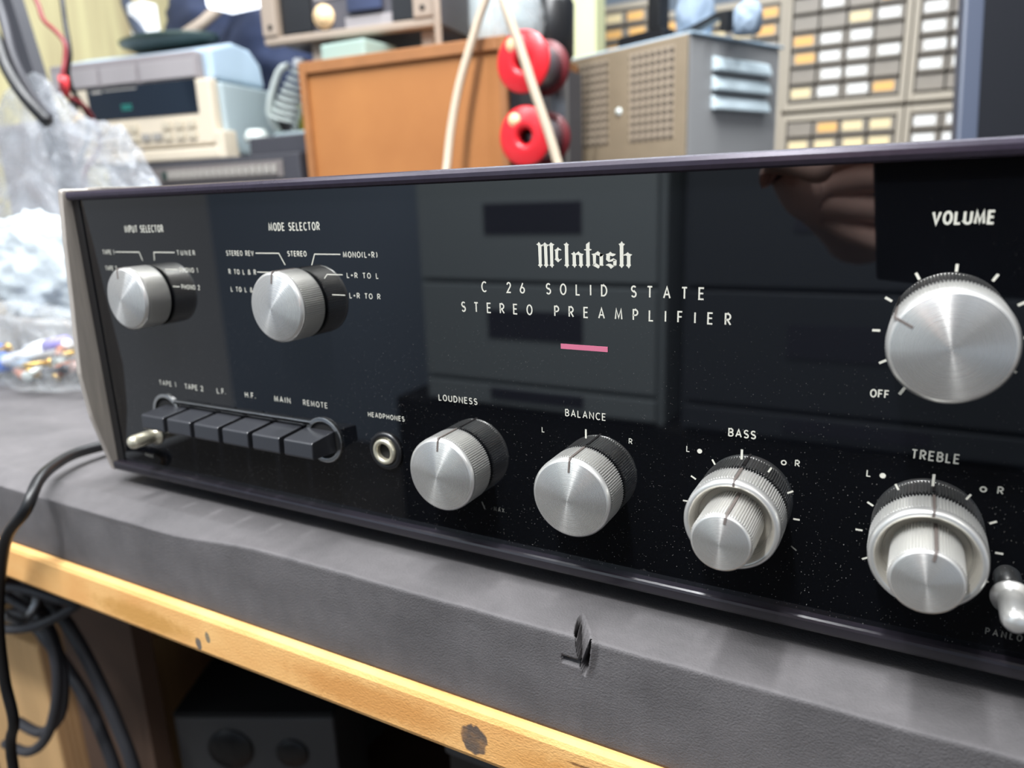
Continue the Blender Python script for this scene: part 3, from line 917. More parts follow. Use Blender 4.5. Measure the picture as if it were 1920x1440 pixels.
def foam_mat():
    ys = [(895, -73), (500, -73), (250, -73), (150, -73), (90, -73), (60, -73), (40, -73), (26, -73), (14, -73), (6, -73), (0, -73)]
    y = -3.0
    while y > -22.6:
        ys.append((y, -73))
        y -= 0.9
    sec = ys + [(-22.9, -73.05), (-23.25, -73.4)]
    z = -74.2
    while z > -90:
        sec.append((-23.4, z))
        z -= 0.8
    while z > -108:
        sec.append((-23.4, z))
        z -= 2.5
    sec += [(-23.2, -108.9), (895, -108.9)]
    xs = [-1235, -1000, -800, -700, -600, -500, -420, -380]
    x = -350
    while x < 150:
        xs.append(x)
        x += 0.3 if -6 < x < 22 else 1.4
    xs += [160, 200, 260, 400, 755]
    vs, fs = [], []
    E = -23.4
    for x in xs:
        t = min(1, max(0, (-125 - x) / 60))
        t = t * t * (3 - 2 * t)
        wob = noise.noise(Vector((x * .05, 3, 1))) * .28 + noise.noise(Vector((x * .21, 7, 2))) * .22 + noise.noise(Vector((x * .7, 2, 2))) * .12
        for (y, z) in sec:
            yy, zz, xx = y, z, x
            if z > -73.2 and y < 60:
                zz += noise.noise(Vector((x * .02, y * .03, 0))) * .18
                zz += 0.15 * noise.noise(Vector((x * .09, y * .12, 5)))
                zz -= 4.2 * t * min(1, max(0, (-12.5 - y) / 10.5))
            elif z > -80:
                zz = min(z, -73.4 - 4.2 * t - max(0, (-73.4 - z)) * (1 - t * .6))
            if y < -20 and z > -108:
                yy += wob * (1 if z > -80 else .6) + .2 * noise.noise(Vector((x * .03, z * .08, 9)))
            # the cut across the front edge
            s = -(y - E) if z > -73.3 else (-73.4 - z)       # negative on top, positive down the face
            if -12 < s < 12:
                u = (s + 12) / 24
                half = 2.7 * math.sin(PI * u) ** .8
                d = x - (8.6 + (0.5 * s if s < 0 else 0.02 * s))
                if abs(d) < half:
                    k = min(1, (1 - abs(d) / half) * 3)
                    q = 22 * k * math.sin(PI * u) ** .4
                    xx -= 7 * k * math.sin(PI * u)
                    if s > -0.8:
                        yy += q
                    if s < 0.8:
                        zz -= q
                elif 0 < d - half < 2.2:
                    k = 1 - (d - half) / 2.2
                    yy -= 1.3 * k * math.sin(PI * u)
                    zz += 0.6 * k * math.sin(PI * u)
            if 1.2 < x < 7.2 and -82.6 < z < -80.9 and y < -20:
                yy += 2.6
            vs.append((xx, yy, zz))
    n = len(sec)
    for i in range(len(xs) - 1):
        for j in range(n):
            k = (j + 1) % n
            fs.append((i * n + j, i * n + k, (i + 1) * n + k, (i + 1) * n + j))
    fs.append(tuple(range(n)))
    fs.append(tuple((len(xs) - 1) * n + j for j in range(n)))
    b = B().add(vs, fs, 0, True)
    o = b.build('foam_mat', X['mat_'])
    return tag(o, 'dark grey foam mat with a torn notch covering the workbench', 'mat')


foam_mat()

# power cord over the bench edge
tag(B().tube([(-262, 250, -69.8), (-280, 120, -69.8), (-288, 60, -69.2), (-290, 30, -67.5), (-289, 6, -65.5), (-281, -11, -65), (-270, -26, -66.5), (-264, -37, -76), (-289, -37.5, -98), (-313, -37, -143),
                                                (-323, -37, -185), (-324, -37, -212), (-338, -37, -250), (-345, -37, -400), (-350, -38, -700), (-360, 0, -880), (-380, 50, -896)], 2.75, 12, 0, 6).build('mains_cable', X['cord']),
    'thin black cable coming from behind the preamplifier and hanging over the bench edge', 'cable')

# coiled cables hanging under the bench
hook = tag(B().tube([(-452, 40, -129.6), (-452, 40, -190), (-452, 46, -214), (-452, 34, -226), (-452, 22, -214)], 3, 8).build('cable_hook', X['metalgrey']), 'grey hook under the bench holding the coiled cables', 'hook')


def hang(pts, r, label, lname='hanging_cable'):
    return tag(B().tube(pts, r, 10, 0, 6).build(lname, X['loop']), label, 'cable', None)


hang([(-520, 36, -210), (-490, 30, -207), (-450, 34, -199), (-420, 44, -206), (-414, 52, -213), (-432, 34, -224), (-470, 28, -234), (-500, 28, -238), (-535, 34, -235)], 3.4,
     'thick black cable looped in a flat ring just under the bench edge')
hang([(-520, 48, -224), (-480, 46, -226), (-452, 46, -234), (-441, 44, -262), (-444, 40, -295), (-462, 36, -330), (-490, 34, -352), (-540, 40, -368)], 3.8,
     'grey black cable hanging in a round loop, right strand of the left pair')
hang([(-500, 60, -230), (-476, 58, -240), (-462, 56, -262), (-458, 54, -292), (-470, 52, -325), (-500, 50, -350), (-550, 56, -362)], 4.2,
     'grey black cable hanging in a round loop, left strand of the left pair')
hang([(-540, 66, -240), (-503, 66, -236), (-469, 66, -242), (-448, 66, -264), (-430, 66, -296), (-417, 66, -329), (-408, 66, -360), (-398, 66, -440), (-400, 70, -598)], 5.0,
     'thick black cable falling in a long arc, rightmost under the bench edge')
hang([(-590, 76, -285), (-557, 76, -272), (-534, 76, -273), (-503, 76, -297), (-476, 76, -328), (-459, 76, -368), (-450, 76, -410), (-446, 78, -480), (-450, 80, -598)], 5.0,
     'grey cable falling in a long arc just left of the rightmost black cable')

# things stored below
cr = thing('wooden_crate', 'pale pine crate with fluted brown side under the bench at left', 'crate', (-670, 200, -600))
part('front_board', X['crate'], cr, B().box(-800, -652, 128, 150, -599.9, -366), world=True, bevel=2)
part('side_board', X['crate'], cr, B().box(-800, -580, 150.2, 420, -599.9, -380), world=True)
b = B()
for i in range(7):
    b.prism([(-651 + i * 12, 150), (-651 + i * 12, 131), (-648 + i * 12, 128), (-642 + i * 12, 128), (-639 + i * 12, 131), (-639 + i * 12, 150)], -599.9, -306, 'z')
part('fluted_board', X['crate2'], cr, b, world=True)
sp = thing('grey_speaker_case', 'dull grey case with two round grilles in the shade under the bench', 'speaker', (-452, 131, -600), 26)
part('case', X['greybox'], sp, B().box(0, 143, 0, 90, 0.1, 222), bevel=2)
part('top_cover', X['dark'], sp, B().box(0, 143, 0, 90, 222.1, 227), bevel=1)
for u, z, r in ((48, 190, 19), (103, 186, 13)):
    part('grille', X['black'], sp, B().lathe([(0, -2.5), (r, -2.5), (r + 1.5, -1), (r + 1.5, 0.0)], u, -0.05, z, 'y', 32), label='round dark grille')
dk = thing('dark_equipment_case', 'black case with grey top edge under the bench below the dark paint stain', 'case', (0, 200, -600))
part('case', X['black'], dk, B().box(-134, 300, 101, 320, -599.9, -266), world=True)
part('top_lid', X['greybox'], dk, B().box(-136, 302, 98, 322, -265.9, -252), world=True, bevel=2)

# ------------------------------------------------------------------ left: poly bags, tray, small parts
tag(B().box(-720, -470, 152, 330, -72.9, -34, c=3).build('cardboard_tray', X['card']), 'low grey card tray under the big milky bag', 'tray')
blob('poly_bag', X['bag'], None, (-694, 258, 38), (142, 42, 124), .34, 1.15, 3, flat_z=-33.5, sub=6, ridge=True, square=1.25)
tag(COL.objects['poly_bag'], 'large crumpled milky plastic bag on the tray left of the multimeter', 'plastic bag')
blob('white_wrap', X['wrapw'], None, (-604, 176, -2), (92, 18, 42), .4, 2.4, 9, flat_z=-33.4, sub=5, ridge=True, square=1.8)
tag(COL.objects['white_wrap'], 'crumpled white wrapping standing on the tray below the big milky bag', 'wrapping')
blob('parts_bag', X['bagclear'], None, (-545, 114, -52), (95, 30, 34), .2, 1.8, 11, flat_z=-72.6, sub=5, ridge=True, square=2.4)
tag(COL.objects['parts_bag'], 'small clear plastic bag of loose parts on the mat in front of the tray', 'plastic bag')
t = B().lathe([(0, 0), (15, 0), (17, 3), (16, 17), (12, 21), (0, 22)], -585, 112, -71, 'z', 28).build('bottle_cap', X['blue'])
tag(t, 'bright blue plastic cap in the small parts bag at the left edge', 'cap')
for i, (p, q, r, m, nm, lb) in enumerate((((-590, 112, -66), (-497, 128, -46), 5, 'white', 'plastic_tube', 'long white plastic tube slanting across the small parts bag'),
                                         ((-575, 120, -64), (-530, 112, -62), 4, 'bluerag', 'plastic_tube', 'pale blue plastic tube low in the small parts bag'),
                                         ((-548, 112, -68), (-526, 106, -69), 3.5, 'rust', 'metal_pin', 'rusty brown pin near the bottom of the small parts bag'),
                                         ((-505, 120, -66), (-488, 132, -60), 5, 'rust', 'metal_pin', 'brown pin at the right end of the small parts bag'),
                                         ((-520, 124, -48), (-500, 128, -44), 6, 'lilac', 'plastic_plug', 'lilac plastic plug behind the white tube'),
                                         ((-560, 130, -56), (-535, 130, -50), 6, 'white', 'plastic_plug', 'white plastic plug in the middle of the small parts bag'),
                                         ((-540, 128, -66), (-520, 132, -64), 5, 'spring', 'metal_screw', 'shiny screw in the middle of the small parts bag'))):
    tag(B().tube([p, q], r, 12, 0, 1).build(nm, X[m]), lb, nm.split('_')[1])
tag(B().lathe([(0, 0), (13, 0), (13, 16), (9, 20), (0, 20)], -660, 170, -33.9, 'z', 20).build('brass_fitting', X['brass']), 'yellow brass fitting on the front of the tray', 'fitting')
g = thing('grey_case', 'grey rounded case at the far left behind the milky bag', 'case', (-905, 372, -73))
part('case', X['taupe2'], g, B().box(-960, -862, 345, 400, -72.9, 165, c=8), world=True)
tag(B().tube([(-700, 205, 330), (-668, 200, 250), (-641, 196, 206), (-629, 194, 179), (-613, 196, 154), (-600, 205, 132)], 5, 10).build('black_cable', X['cord']),
    'black cable falling into the milky bag at the left edge', 'cable')
tag(B().tube([(-690, 222, 330), (-664, 214, 260), (-645, 208, 222), (-634, 204, 190), (-624, 208, 160), (-616, 216, 138)], 4, 10).build('grey_cable', X['instr']),
    'grey cable beside the black cable falling into the milky bag', 'cable')
tag(B().prism([(-845, 0), (-822, 0), (-822, 14), (-845, 14)], -73, 520, 'z').build('leaning_post', X['instr']), 'dark grey post leaning at the far left behind the bag', 'post')
lp = COL.objects['leaning_post']
for v in lp.data.vertices:
    v.co.y += 0.318
    v.co.x += 0.083 - 0.225 * (v.co.z + 0.073)

rs = random.Random(4)
first = None
for k in range(14):
    x, y, z = rs.uniform(-605, -480), rs.uniform(96, 132), rs.uniform(-69, -46)
    if first is None:
        first = B().tube([(-8, 0, 0), (8, 0, 0)], 2.2, 10, 0, 1).lathe([(0, 8), (4, 8), (4, 10.5), (0, 10.5)], 0, 0, 0, 'x', 12).build('loose_screw', X['brass'])
        s_ = first
    else:
        s_ = first.copy()
        s_.data = first.data if k % 3 else first.data.copy()
        if k % 3 == 0:
            s_.data.materials[0] = X[('brown', 'spring', 'rust', 'instr')[(k // 3) % 4]]
        COL.objects.link(s_)
    s_.location = Vector((x, y, z)) * MM
    s_.rotation_euler = (rs.uniform(-.4, .4), rs.uniform(-.5, .5), rs.uniform(0, 6))
    tag(s_, 'small loose screw among the parts in the small clear bag', 'screw', 'loose screws in the small parts bag')

# ------------------------------------------------------------------ bench instruments, far left
ZI = -73
ZI = -73
low = thing('rack_instrument', 'dark rack instrument with a row of keys underneath the multimeter', 'instrument', (-677, 443, ZI))
part('case', X['instr'], low, B().box(-215, 137, 2, 172, 0.1, 186), bevel=2)
part('front_strip', X['instr2'], low, B().box(-208, 112, 0, 1.9, 160, 179), bevel=0.5)
for i in range(18):
    x = -98 + i * 11.4
    part('key', X['keyshade'] if i else X['green'], low, B().box(x, x + 7.6, -3, -0.1, 164, 174), bevel=0.6)
slab = thing('black_adapter', 'dark flat box beside the multimeter under the soldering stand', 'box', (-677, 443, 113.2))
part('case', X['instr'], slab, B().box(42, 137, 19, 170, 0.0, 21), bevel=2)

K = 1.17            # left stack scaled about the camera by this factor, locations baked in


def partk(name, mats, parent, b, bevel=0.0, label=None):
    b.v = [(x * K, y * K, z * K) for x, y, z in b.v]
    return part(name, mats, parent, b, bevel, label)


mmz = 105.2
mm = thing('multimeter', 'beige bench multimeter with dark display on the dark rack instrument', 'multimeter', (-724.5, 476.8, 113.4), 10)
zz = lambda v: v - mmz
partk('case', X['casegrey'], mm, B().box(-180, 16, 14, 110, zz(112), zz(187)), bevel=3)
fb = partk('front_bezel', X['beige'], mm, B().box(-190, 12, 0, 13.8, zz(122.5), zz(190)), bevel=3)
partk('bumper', X['beige'], mm, B().box(-188, 18, -4, 30, zz(107), zz(120)), bevel=3)
partk('side_foot', X['beige'], mm, B().box(12.2, 24, -3, 20, zz(107), zz(136)), bevel=2)
partk('foot', X['black'], mm, B().box(-170, 0, 20, 100, 0.05, 6.5))
dw = partk('display_window', X['display'], mm, B().box(-158, -6, -1.2, 0.2, zz(155.5), zz(190)), bevel=0.4)
for k in range(3):
    x = -110 + k * 5
    partk('display_digit', X['vfd'], dw, B().stroke([(x, zz(165)), (x, zz(170)), (x + 3, zz(170)), (x + 3, zz(165)), (x, zz(165))], 0.8, -1.35), label='faint green display digit')
partk('display_print', X['keyshade'], dw, B().box(-151, -136, -1.3, -1.2, zz(184.6), zz(187.4)))
partk('display_print', X['keyshade'], dw, B().box(-132, -86, -1.3, -1.2, zz(185.8), zz(187.2)))
for u, z, m in ((-147, 144, 0), (-130, 144, 0), (-114.5, 144, 0), (-98, 144, 0), (-51, 145, 1), (-34, 145, 1), (-17.5, 145, 1), (-147, 133.5, 0), (-130, 133.5, 0), (-114.5, 133.5, 0),
                (-98, 134, 1), (-82, 134, 2), (-66, 134, 2), (-51, 133.5, 1), (-34, 133.5, 1), (-18, 133.5, 1)):
    partk('key', X['beigekey' if m < 2 else 'keyshade'], mm, B().box(u - 6, u + 6, -2.8, 0.1, zz(z - 4), zz(z + 4), c=0.6))
for z in (160, 177):
    partk('terminal', X['black'] if z > 170 else X['brass'], mm, B().lathe([(0, -1), (3, -1), (3, -6), (5.5, -6), (5.5, 0)], -176, 0, zz(z), 'y', 20), label='round input terminal')

tz = 187.4
tu = thing('signal_generator', 'grey box with pale blue sloping side stacked on the multimeter', 'instrument', (-724.5, 476.8, 212.9), 10)
zt = lambda v: v - tz
partk('case', X['caseblue'], tu, B().add(*(lambda A, n: ([(x, y, z) for x in (-206, 8) for y, z in A], [(i, (i + 1) % n, n + (i + 1) % n, n + i) for i in range(n)] + [tuple(range(n)), tuple(range(n, 2 * n))]))(
    [(13, 0.05), (13, zt(219)), (52, zt(230)), (80, zt(227)), (98, zt(212)), (102, 0.05)], 6)), bevel=4)
partk('front_panel', X['taupe'], tu, B().box(-210, -2, 0, 12.8, 0.05, zt(216)), bevel=3)
for u0, u1 in ((-208, -139), (-134, -84), (-78, -4)):
    partk('cover_plate', X['taupe2'], tu, B().box(u0, u1, -1.6, -0.1, 2, zt(208)), bevel=0.8)
pl_ = thing('green_dish', 'dark green enamel dish on the stacked grey box', 'dish', (-834, 526, 263.2), 0)
part('bowl', X['green'], pl_, B().add(*(lambda q: (q.v, q.f))(B().lathe([(0, 0), (52, 0), (80, 9), (83, 13.5), (80, 13), (52, 5), (0, 4)], 0, 0, 0, 'z', 48)), 0, True))
for v in pl_.children[0].data.vertices:
    v.co.y *= 0.6
tag(B().box(-902, -871, 519, 545, 267.4, 331, c=4).build('white_jar', X['white']), 'white upright jar standing in the green dish', 'jar')
tag(B().tube([(-870, 540, 269.6), (-840, 590, 309), (-806, 620, 346)], 8, 10, 0, 1).build('tan_stick', X['tan']), 'tan stick leaning up to the right out of the green dish', 'stick')
tag(B().tube([(-846, 502, 269.6), (-890, 520, 302), (-930, 540, 341)], 8, 10, 0, 3).build('grey_stick', X['monitor']), 'dark grey stick leaning up to the left out of the green dish', 'stick')

dc = tag(B().box(-1040, -640, 640, 820, -72.9, 206, c=4).build('dark_cabinet', X['instr']), 'dark cabinet behind the multimeter carrying the navy cloth', 'cabinet')
nv = blob('navy_cloth', X['navy'], None, (-850, 735, 300), (170, 80, 108), .22, 1.5, 5, flat_z=206.2, sub=5, ridge=True, square=2.6)
tag(nv, 'bundle of dark navy cloth behind the grey box', 'cloth')
blob('cloth_patch', X['redin'], nv, (-730, 672, 334), (36, 10, 10), .1, 2, 6, sub=3)['label'] = 'dull red patch on the cloth'
blob('cloth_patch', X['blue'], nv, (-714, 672, 304), (24, 10, 15), .1, 2, 8, sub=3)['label'] = 'blue patch on the cloth'
hl = thing('hanging_lamp', 'bright white hanging lamp at the top edge above the navy cloth', 'lamp', (-722, 548, 305))
part('lamp_shade', X['lamp'], hl, B().box(-32, 30, -22, 22, 0, 60, c=6), label='lit white lamp shade')
part('suspension_cord', X['cord'], hl, B().tube([(0, 0, 60), (0, 0, 1160)], 3, 8, 0, 1))

# soldering stand with coil spring and sponge
st = thing('soldering_stand', 'soldering iron stand with a silver coil spring and yellow sponge left of the tan box', 'stand', (-640, 590, 134.3), 0)
part('base', X['casegrey'], st, B().box(-50, 26, -34, 18, 0.05, 15), bevel=3)
part('sponge', X['sponge'], st, B().box(-34, 0, -2, 16, 15.1, 52), bevel=4, label='yellow green sponge')
pts = []
for i in range(8 * 14 + 1):
    a = 2 * PI * i / 14
    tt_ = i / (8 * 14)
    R_ = 19 - 6 * tt_
    pts.append((-34 + 44 * tt_ + R_ * math.cos(a) * .9, -30 + R_ * math.sin(a), 27 + 58 * tt_ - R_ * math.cos(a) * .45))
part('coil_spring', X['spring'], st, B().tube(pts, 1.9, 8, 0, 1), label='silver coil spring')
part('holder_rod', X['spring'], st, B().tube([(-44, -26, 14), (-40, -46, 40), (-10, -52, 84), (2, -44, 92)], 4.5, 10, 0, 3))
part('iron_handle', X['white'], st, B().lathe([(0, 0), (9, 0), (10, 7), (8, 14), (0, 15)], 8, -30, 87, 'z', 20), label='pale end of the soldering iron')
tag(B().lathe([(0, 0), (14, 0), (15, 7), (11, 15), (0, 16)], -674, 512, 134.3, 'z', 20).build('metal_cup', X['spring']), 'small shiny metal cup left of the soldering stand', 'cup')

# test leads and hanging wires in front of the pale planks
rl = thing('red_test_lead', 'thin red test lead hanging in front of the pale planks at left', 'test lead', (-670, 270, 160))
part('wire', X['redlead'], rl, B().tube([(-742, 268, 340), (-702, 273, 264), (-692, 272, 241), (-679, 274, 229), (-670, 276, 217), (-669, 273, 202), (-669, 268, 187), (-673, 268, 170), (-690, 300, 160), (-735, 338, 128), (-790, 342, 80), (-815, 342, -72)], 2.2, 8), world=True)
part('boot', X['redboot'], rl, B().tube([(-669, 268, 186), (-674, 270, 170)], 4.5, 10, 0, 1), world=True, label='bright red plug boot')
tag(B().tube([(-745, 330, 345), (-720, 313, 275), (-714, 308, 248), (-707, 303, 216), (-712, 301, 200), (-725, 310, 183), (-760, 345, 150), (-830, 358, 80), (-850, 360, -71)], 2.6, 8).build('black_test_lead', X['cord']),
    'thin black test lead crossing behind the red test lead', 'test lead')

# ------------------------------------------------------------------ tan box and what stands on it
tb = thing('tan_hardboard_box', 'large tan hardboard box in the middle behind the preamplifier', 'box', (-528.1, 444.8, ZI), 4)
zb = 205 - ZI
part('front_panel', X['orange'], tb, B().box(9, 243, 5, 9, 8, zb - 12))
for x0 in (0, 243):
    part('side_board', X['orange2'], tb, B().box(x0, x0 + 9, 0, 205, 0.1, zb), bevel=1)
part('top_board', X['orange2'], tb, B().box(9.1, 242.9, 0, 205, zb - 12, zb), bevel=1)
part('bottom_board', X['orange2'], tb, B().box(9.1, 242.9, 0, 205, 0.1, 8), bevel=1)

ui = thing('rack_computer', 'grey computer unit with connectors standing on the tan box', 'computer', (-608.9, 490, 205.3), 9)
zu = lambda v: v - 205.3
part('case', X['instrface'], ui, B().box(-6, 214, 10, 150, zu(243), zu(360)), bevel=1)
part('bottom_rim', X['tan'], ui, B().box(-8, 216, -2, 12, zu(238), zu(247)), bevel=2)
for u in (-8, 190):
    part('handle_bracket', X['tan'], ui, B().box(u, u + 24 if u > 0 else u + 20, -4, 12, zu(247.2), zu(360)), bevel=2)
    part('bracket_screw', X['dark'], ui, B().lathe([(0, -0.8), (3, -0.8), (3, 0.2)], u + 12, -4.1, zu(257), 'y', 16))
part('dark_bay', X['black'], ui, B().box(14, 55, 6, 9.9, zu(250), zu(350)))
part('dark_bay', X['black'], ui, B().box(160, 188, 6, 9.9, zu(250), zu(350)))
part('round_connector', X['cream'], ui, B().lathe([(0, -3), (9, -3), (9, 0), (13, 0), (13, 8)], 70, 6, zu(264), 'y', 24), label='pale round connector')
part('serial_connector', X['navy'], ui, B().box(104, 148, 3, 9.9, zu(264), zu(284), c=2), label='dark blue wide connector')
part('label_strip', X['taupe2'], ui, B().box(98, 158, 8.6, 9.9, zu(249), zu(260)))
part('label_strip', X['taupe2'], ui, B().box(58, 100, 8.6, 9.9, zu(282), zu(296)))
for u in (46, 190):
    for d in (14, 125):
        part('foot', X['tan'], ui, B().box(u, u + 14, d, d + 16, 0.05, zu(237.9)), bevel=1)
tag(B().box(-525, -462, 480, 540, 205.3, 228, c=3).build('mint_box', X['mint']), 'flat mint green box under the grey computer unit', 'box')

cn = thing('pale_canister', 'pale grey plastic canister standing on the right end of the tan box', 'canister', (-348, 592, 205.4))
part('body', X['paleplastic'], cn, B().lathe([(0, 0), (26, 0), (38, 14), (41, 40), (40, 90), (30, 130), (0, 140)], 0, 0, 0, 'z', 40))
tag(B().tube([(-388, 512, 360), (-386, 512, 300), (-385, 510, 250), (-386, 512, 209.5)], 4, 8).build('tan_cable', X['tan']), 'short tan cable hanging in front of the pale canister', 'cable')
cb = blob('clear_wrap', X['bagclear'], None, (-302, 536, 230), (22, 20, 26), .2, 1.6, 21, flat_z=205.4, sub=4, ridge=True, square=3)
tag(cb, 'folded clear plastic wrap on the right end of the tan box', 'plastic wrap')
tag(B().lathe([(0, 0), (20, 0), (24, 6), (25, 60), (22, 66), (0, 68)], -306, 630, 205.4, 'z', 32).build('black_pot', X['black']), 'black round pot on the tan box behind the right cream cable', 'pot')

tag(B().tube([(-262, 470, 330), (-284, 462, 262), (-300, 452, 219), (-307, 446, 195), (-316, 437, 160), (-321, 427, 121), (-321, 417, 89), (-318, 400, 45), (-312, 380, -30), (-322, 362, -66), (-360, 352, -68.5), (-420, 345, -68.5)], 4.2, 10).build('cream_cable', X['cable']),
    'cream cable hanging in front of the tan box', 'cable')
tag(B().tube([(-290, 420, 340), (-263, 424, 247), (-253, 421, 217), (-239, 420, 182), (-226, 418, 147), (-213, 416, 114), (-204, 414, 89), (-196, 410, 60), (-190, 395, -30), (-196, 380, -66), (-230, 370, -68.5), (-300, 368, -68.5)], 4.2, 10).build('cream_cable', X['cable']),
    'cream cable crossing in front of the red solder reels', 'cable')

# solder reels on a rack
rk = thing('reel_rack', 'thin grey metal rack holding the two red reels', 'rack', (-248, 520, ZI))
part('post', X['metalgrey'], rk, B().box(-256, -240, 516, 524, -72.9, 183), world=True)
part('base', X['metalgrey'], rk, B().box(-276, -206, 466, 640, -72.95, -69), world=True)
part('box_side_cover', X['instr'], rk, B().box(-275.9, -275.3, 466, 640, -68.9, 190), world=True)  # dark plate added to cover the right side of the tan box
for z in (175, 110):
    part('rod', X['metalgrey'], rk, B().tube([(-248, 452, z), (-248, 516, z)], 5.2, 12, 0, 1), world=True)


def reel(z, label):
    t = thing('solder_reel', label, 'reel', (-248, 440, z), 0, 'red solder reels')
    part('front_flange', X['red'], t, B().lathe([(7, 4), (7.6, 1.0), (9, -0.6), (12.5, -1.6), (15, -0.8), (25.6, -0.2), (27.2, 1), (27.2, 2.6), (25.6, 3.4), (12, 4)], 0, 0, 0, 'y', 48))
    part('core', X['redin'], t, B().lathe([(7, 4.2), (12, 4.2), (12, 46), (7, 46), (7, 4.2)], 0, 0, 0, 'y', 32))
    part('wire_winding', X['solder'], t, B().lathe([(12.1, 5), (19, 5), (19, 45), (12.1, 45)], 0, 0, 0, 'y', 40), label='grey solder winding')
    part('rear_flange', X['redin'], t, B().lathe([(7, 46.2), (25.5, 46.2), (25.5, 49), (7, 49), (7, 46.2)], 0, 0, 0, 'y', 40))
    part('sticker', X['cream'], t, B().lathe([(0, -0.4), (6.3, -0.4), (6.3, 0.4)], -10, -0.6, 15, 'y', 24), label='round cream sticker')
    return t


reel(175, 'red solder reel, upper of the two, crossed by the cream cable')
reel(110, 'red solder reel, lower of the two, just above the preamplifier')

# ------------------------------------------------------------------ tan and grey power supply
def perforated():
    m = mat('perforated_front', (154, 140, 122), rough=0.55)
    nt = m.node_tree
    bs = nt.nodes['Principled BSDF']
    tc = nt.nodes.new('ShaderNodeTexCoord')
    sp_ = nt.nodes.new('ShaderNodeSeparateXYZ')
    nt.links.new(tc.outputs['Object'], sp_.inputs[0])

    def mth(op, a, v=None):
        n = nt.nodes.new('ShaderNodeMath')
        n.operation = op
        for i, q in enumerate((a, v)):
            if q is None:
                continue
            if isinstance(q, (int, float)):
                n.inputs[i].default_value = q
            else:
                nt.links.new(q, n.inputs[i])
        return n.outputs[0]
    u = mth('SUBTRACT', mth('FRACT', mth('DIVIDE', mth('ADD', sp_.outputs[0], 1.0), 0.0092)), 0.5)
    w = mth('SUBTRACT', mth('FRACT', mth('DIVIDE', sp_.outputs[2], 0.0092)), 0.5)
    d = mth('SQRT', mth('ADD', mth('MULTIPLY', u, u), mth('MULTIPLY', w, w)))
    k = mth('LESS_THAN', d, 0.36)
    mx = nt.nodes.new('ShaderNodeMix')
    mx.data_type = 'RGBA'
    nt.links.new(k, mx.inputs[0])
    mx.inputs[6].default_value = (*lin((154, 140, 122)), 1)
    mx.inputs[7].default_value = (*lin((58, 50, 44)), 1)
    nt.links.new(mx.outputs[2], bs.inputs['Base Color'])
    return m


ps = thing('power_supply', 'tan fronted grey power supply box with louvred side and black handle', 'power supply', (-157.5, 657.9, ZI), -22)
zp = lambda v: v - ZI
part('case', X['psuside'], ps, B().box(-186, 0, 4, 188, 0.1, zp(222)), bevel=4)
part('front_panel', X['psufront'], ps, B().box(-189, 1, 0, 3.9, 0.1, zp(222)), bevel=1.5)
part('lid_edge_highlight', X['caseblue'], ps, B().box(-187, 3, 5, 190, zp(222.1), zp(225)), bevel=1)  # pale blue stands in for the highlight along the lid
PERF = perforated()
for u0 in (-185, -83):
    part('vent_panel', PERF, ps, B().box(u0, u0 + 67, -0.5, 0.3, zp(114), zp(214)), label='perforated vent area')
part('front_screw', X['spring'], ps, B().lathe([(0, -2), (4, -1.6), (4.6, 0)], -100, -0.1, zp(151), 'y', 16))
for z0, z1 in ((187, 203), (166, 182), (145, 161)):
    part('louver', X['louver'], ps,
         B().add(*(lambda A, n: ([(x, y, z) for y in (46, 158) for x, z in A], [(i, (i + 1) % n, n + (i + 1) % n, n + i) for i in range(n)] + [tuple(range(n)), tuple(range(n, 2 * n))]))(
             [(0.1, zp(z0)), (9, zp(z0)), (8.4, zp(z0 + 4)), (5, zp(z1 - 3)), (0.1, zp(z1))], 5)), bevel=1.2, label='ventilation louver coloured pale for the light from above')
hd = part('handle', X['black'], ps, B().box(-122, -52, 22, 44, zp(225.2), zp(240)), bevel=1)
part('handle_post', X['black'], hd, B().box(-75, -57, 22, 40, zp(240.1), zp(310)), bevel=1)
part('handle_bar', X['black'], hd, B().prism([(-44, zp(234)), (8, zp(246)), (22, zp(246)), (22, zp(225.4)), (13, zp(225.4)), (13, zp(238)), (6, zp(239)), (-30, zp(230)), (-44, zp(226))], 40, 54, 'y'), bevel=1)
r1 = blob('pale_blue_rag', X['bluerag'], None, (-174, 748, 262), (20, 13, 38), .2, 1.5, 31, flat_z=225.3, sub=4, ridge=True)
tag(r1, 'pale blue rag beside the handle post on the power supply', 'rag')
r2 = blob('pale_blue_rag', X['bluerag'], None, (-108, 726, 240), (15, 14, 19), .2, 1.5, 33, flat_z=225.3, sub=4, ridge=True)
tag(r2, 'pale blue rag at the right end of the power supply handle', 'rag')

# ------------------------------------------------------------------ pale post, rear table, drawer cabinets
tag(B().box(-420, -370, 915, 955, -899, 900, c=2).build('wooden_post', X['post']), 'pale green wooden post behind the power supply', 'post')
rt = thing('rear_table', 'rear table carrying the small drawer cabinets', 'table', (-150, 1400, -900))
part('top', X['woodunder'], rt, B().box(-700, 500, 1180, 1650, -95, -73.2), world=True)
for x in (-690, 450):
    for y in (1185, 1610):
        part('leg', X['woodunder'], rt, B().box(x, x + 35, y, y + 35, -899.9, -95.2), world=True)

DY = 1250
DW, DH = 43.4, 28.2


def drawer_proto():
    b = B()
    b.box(-DW / 2 + 1.6, DW / 2 - 1.6, -3, 60, 1.5, DH - 2)
    b.prism([(-3, 1.5), (-9, 3.0), (-9, 5.2), (-3, 6.5)], -DW / 2 + 1.6, DW / 2 - 1.6, 'x')
    return b.build('drawer', X['drawer'])


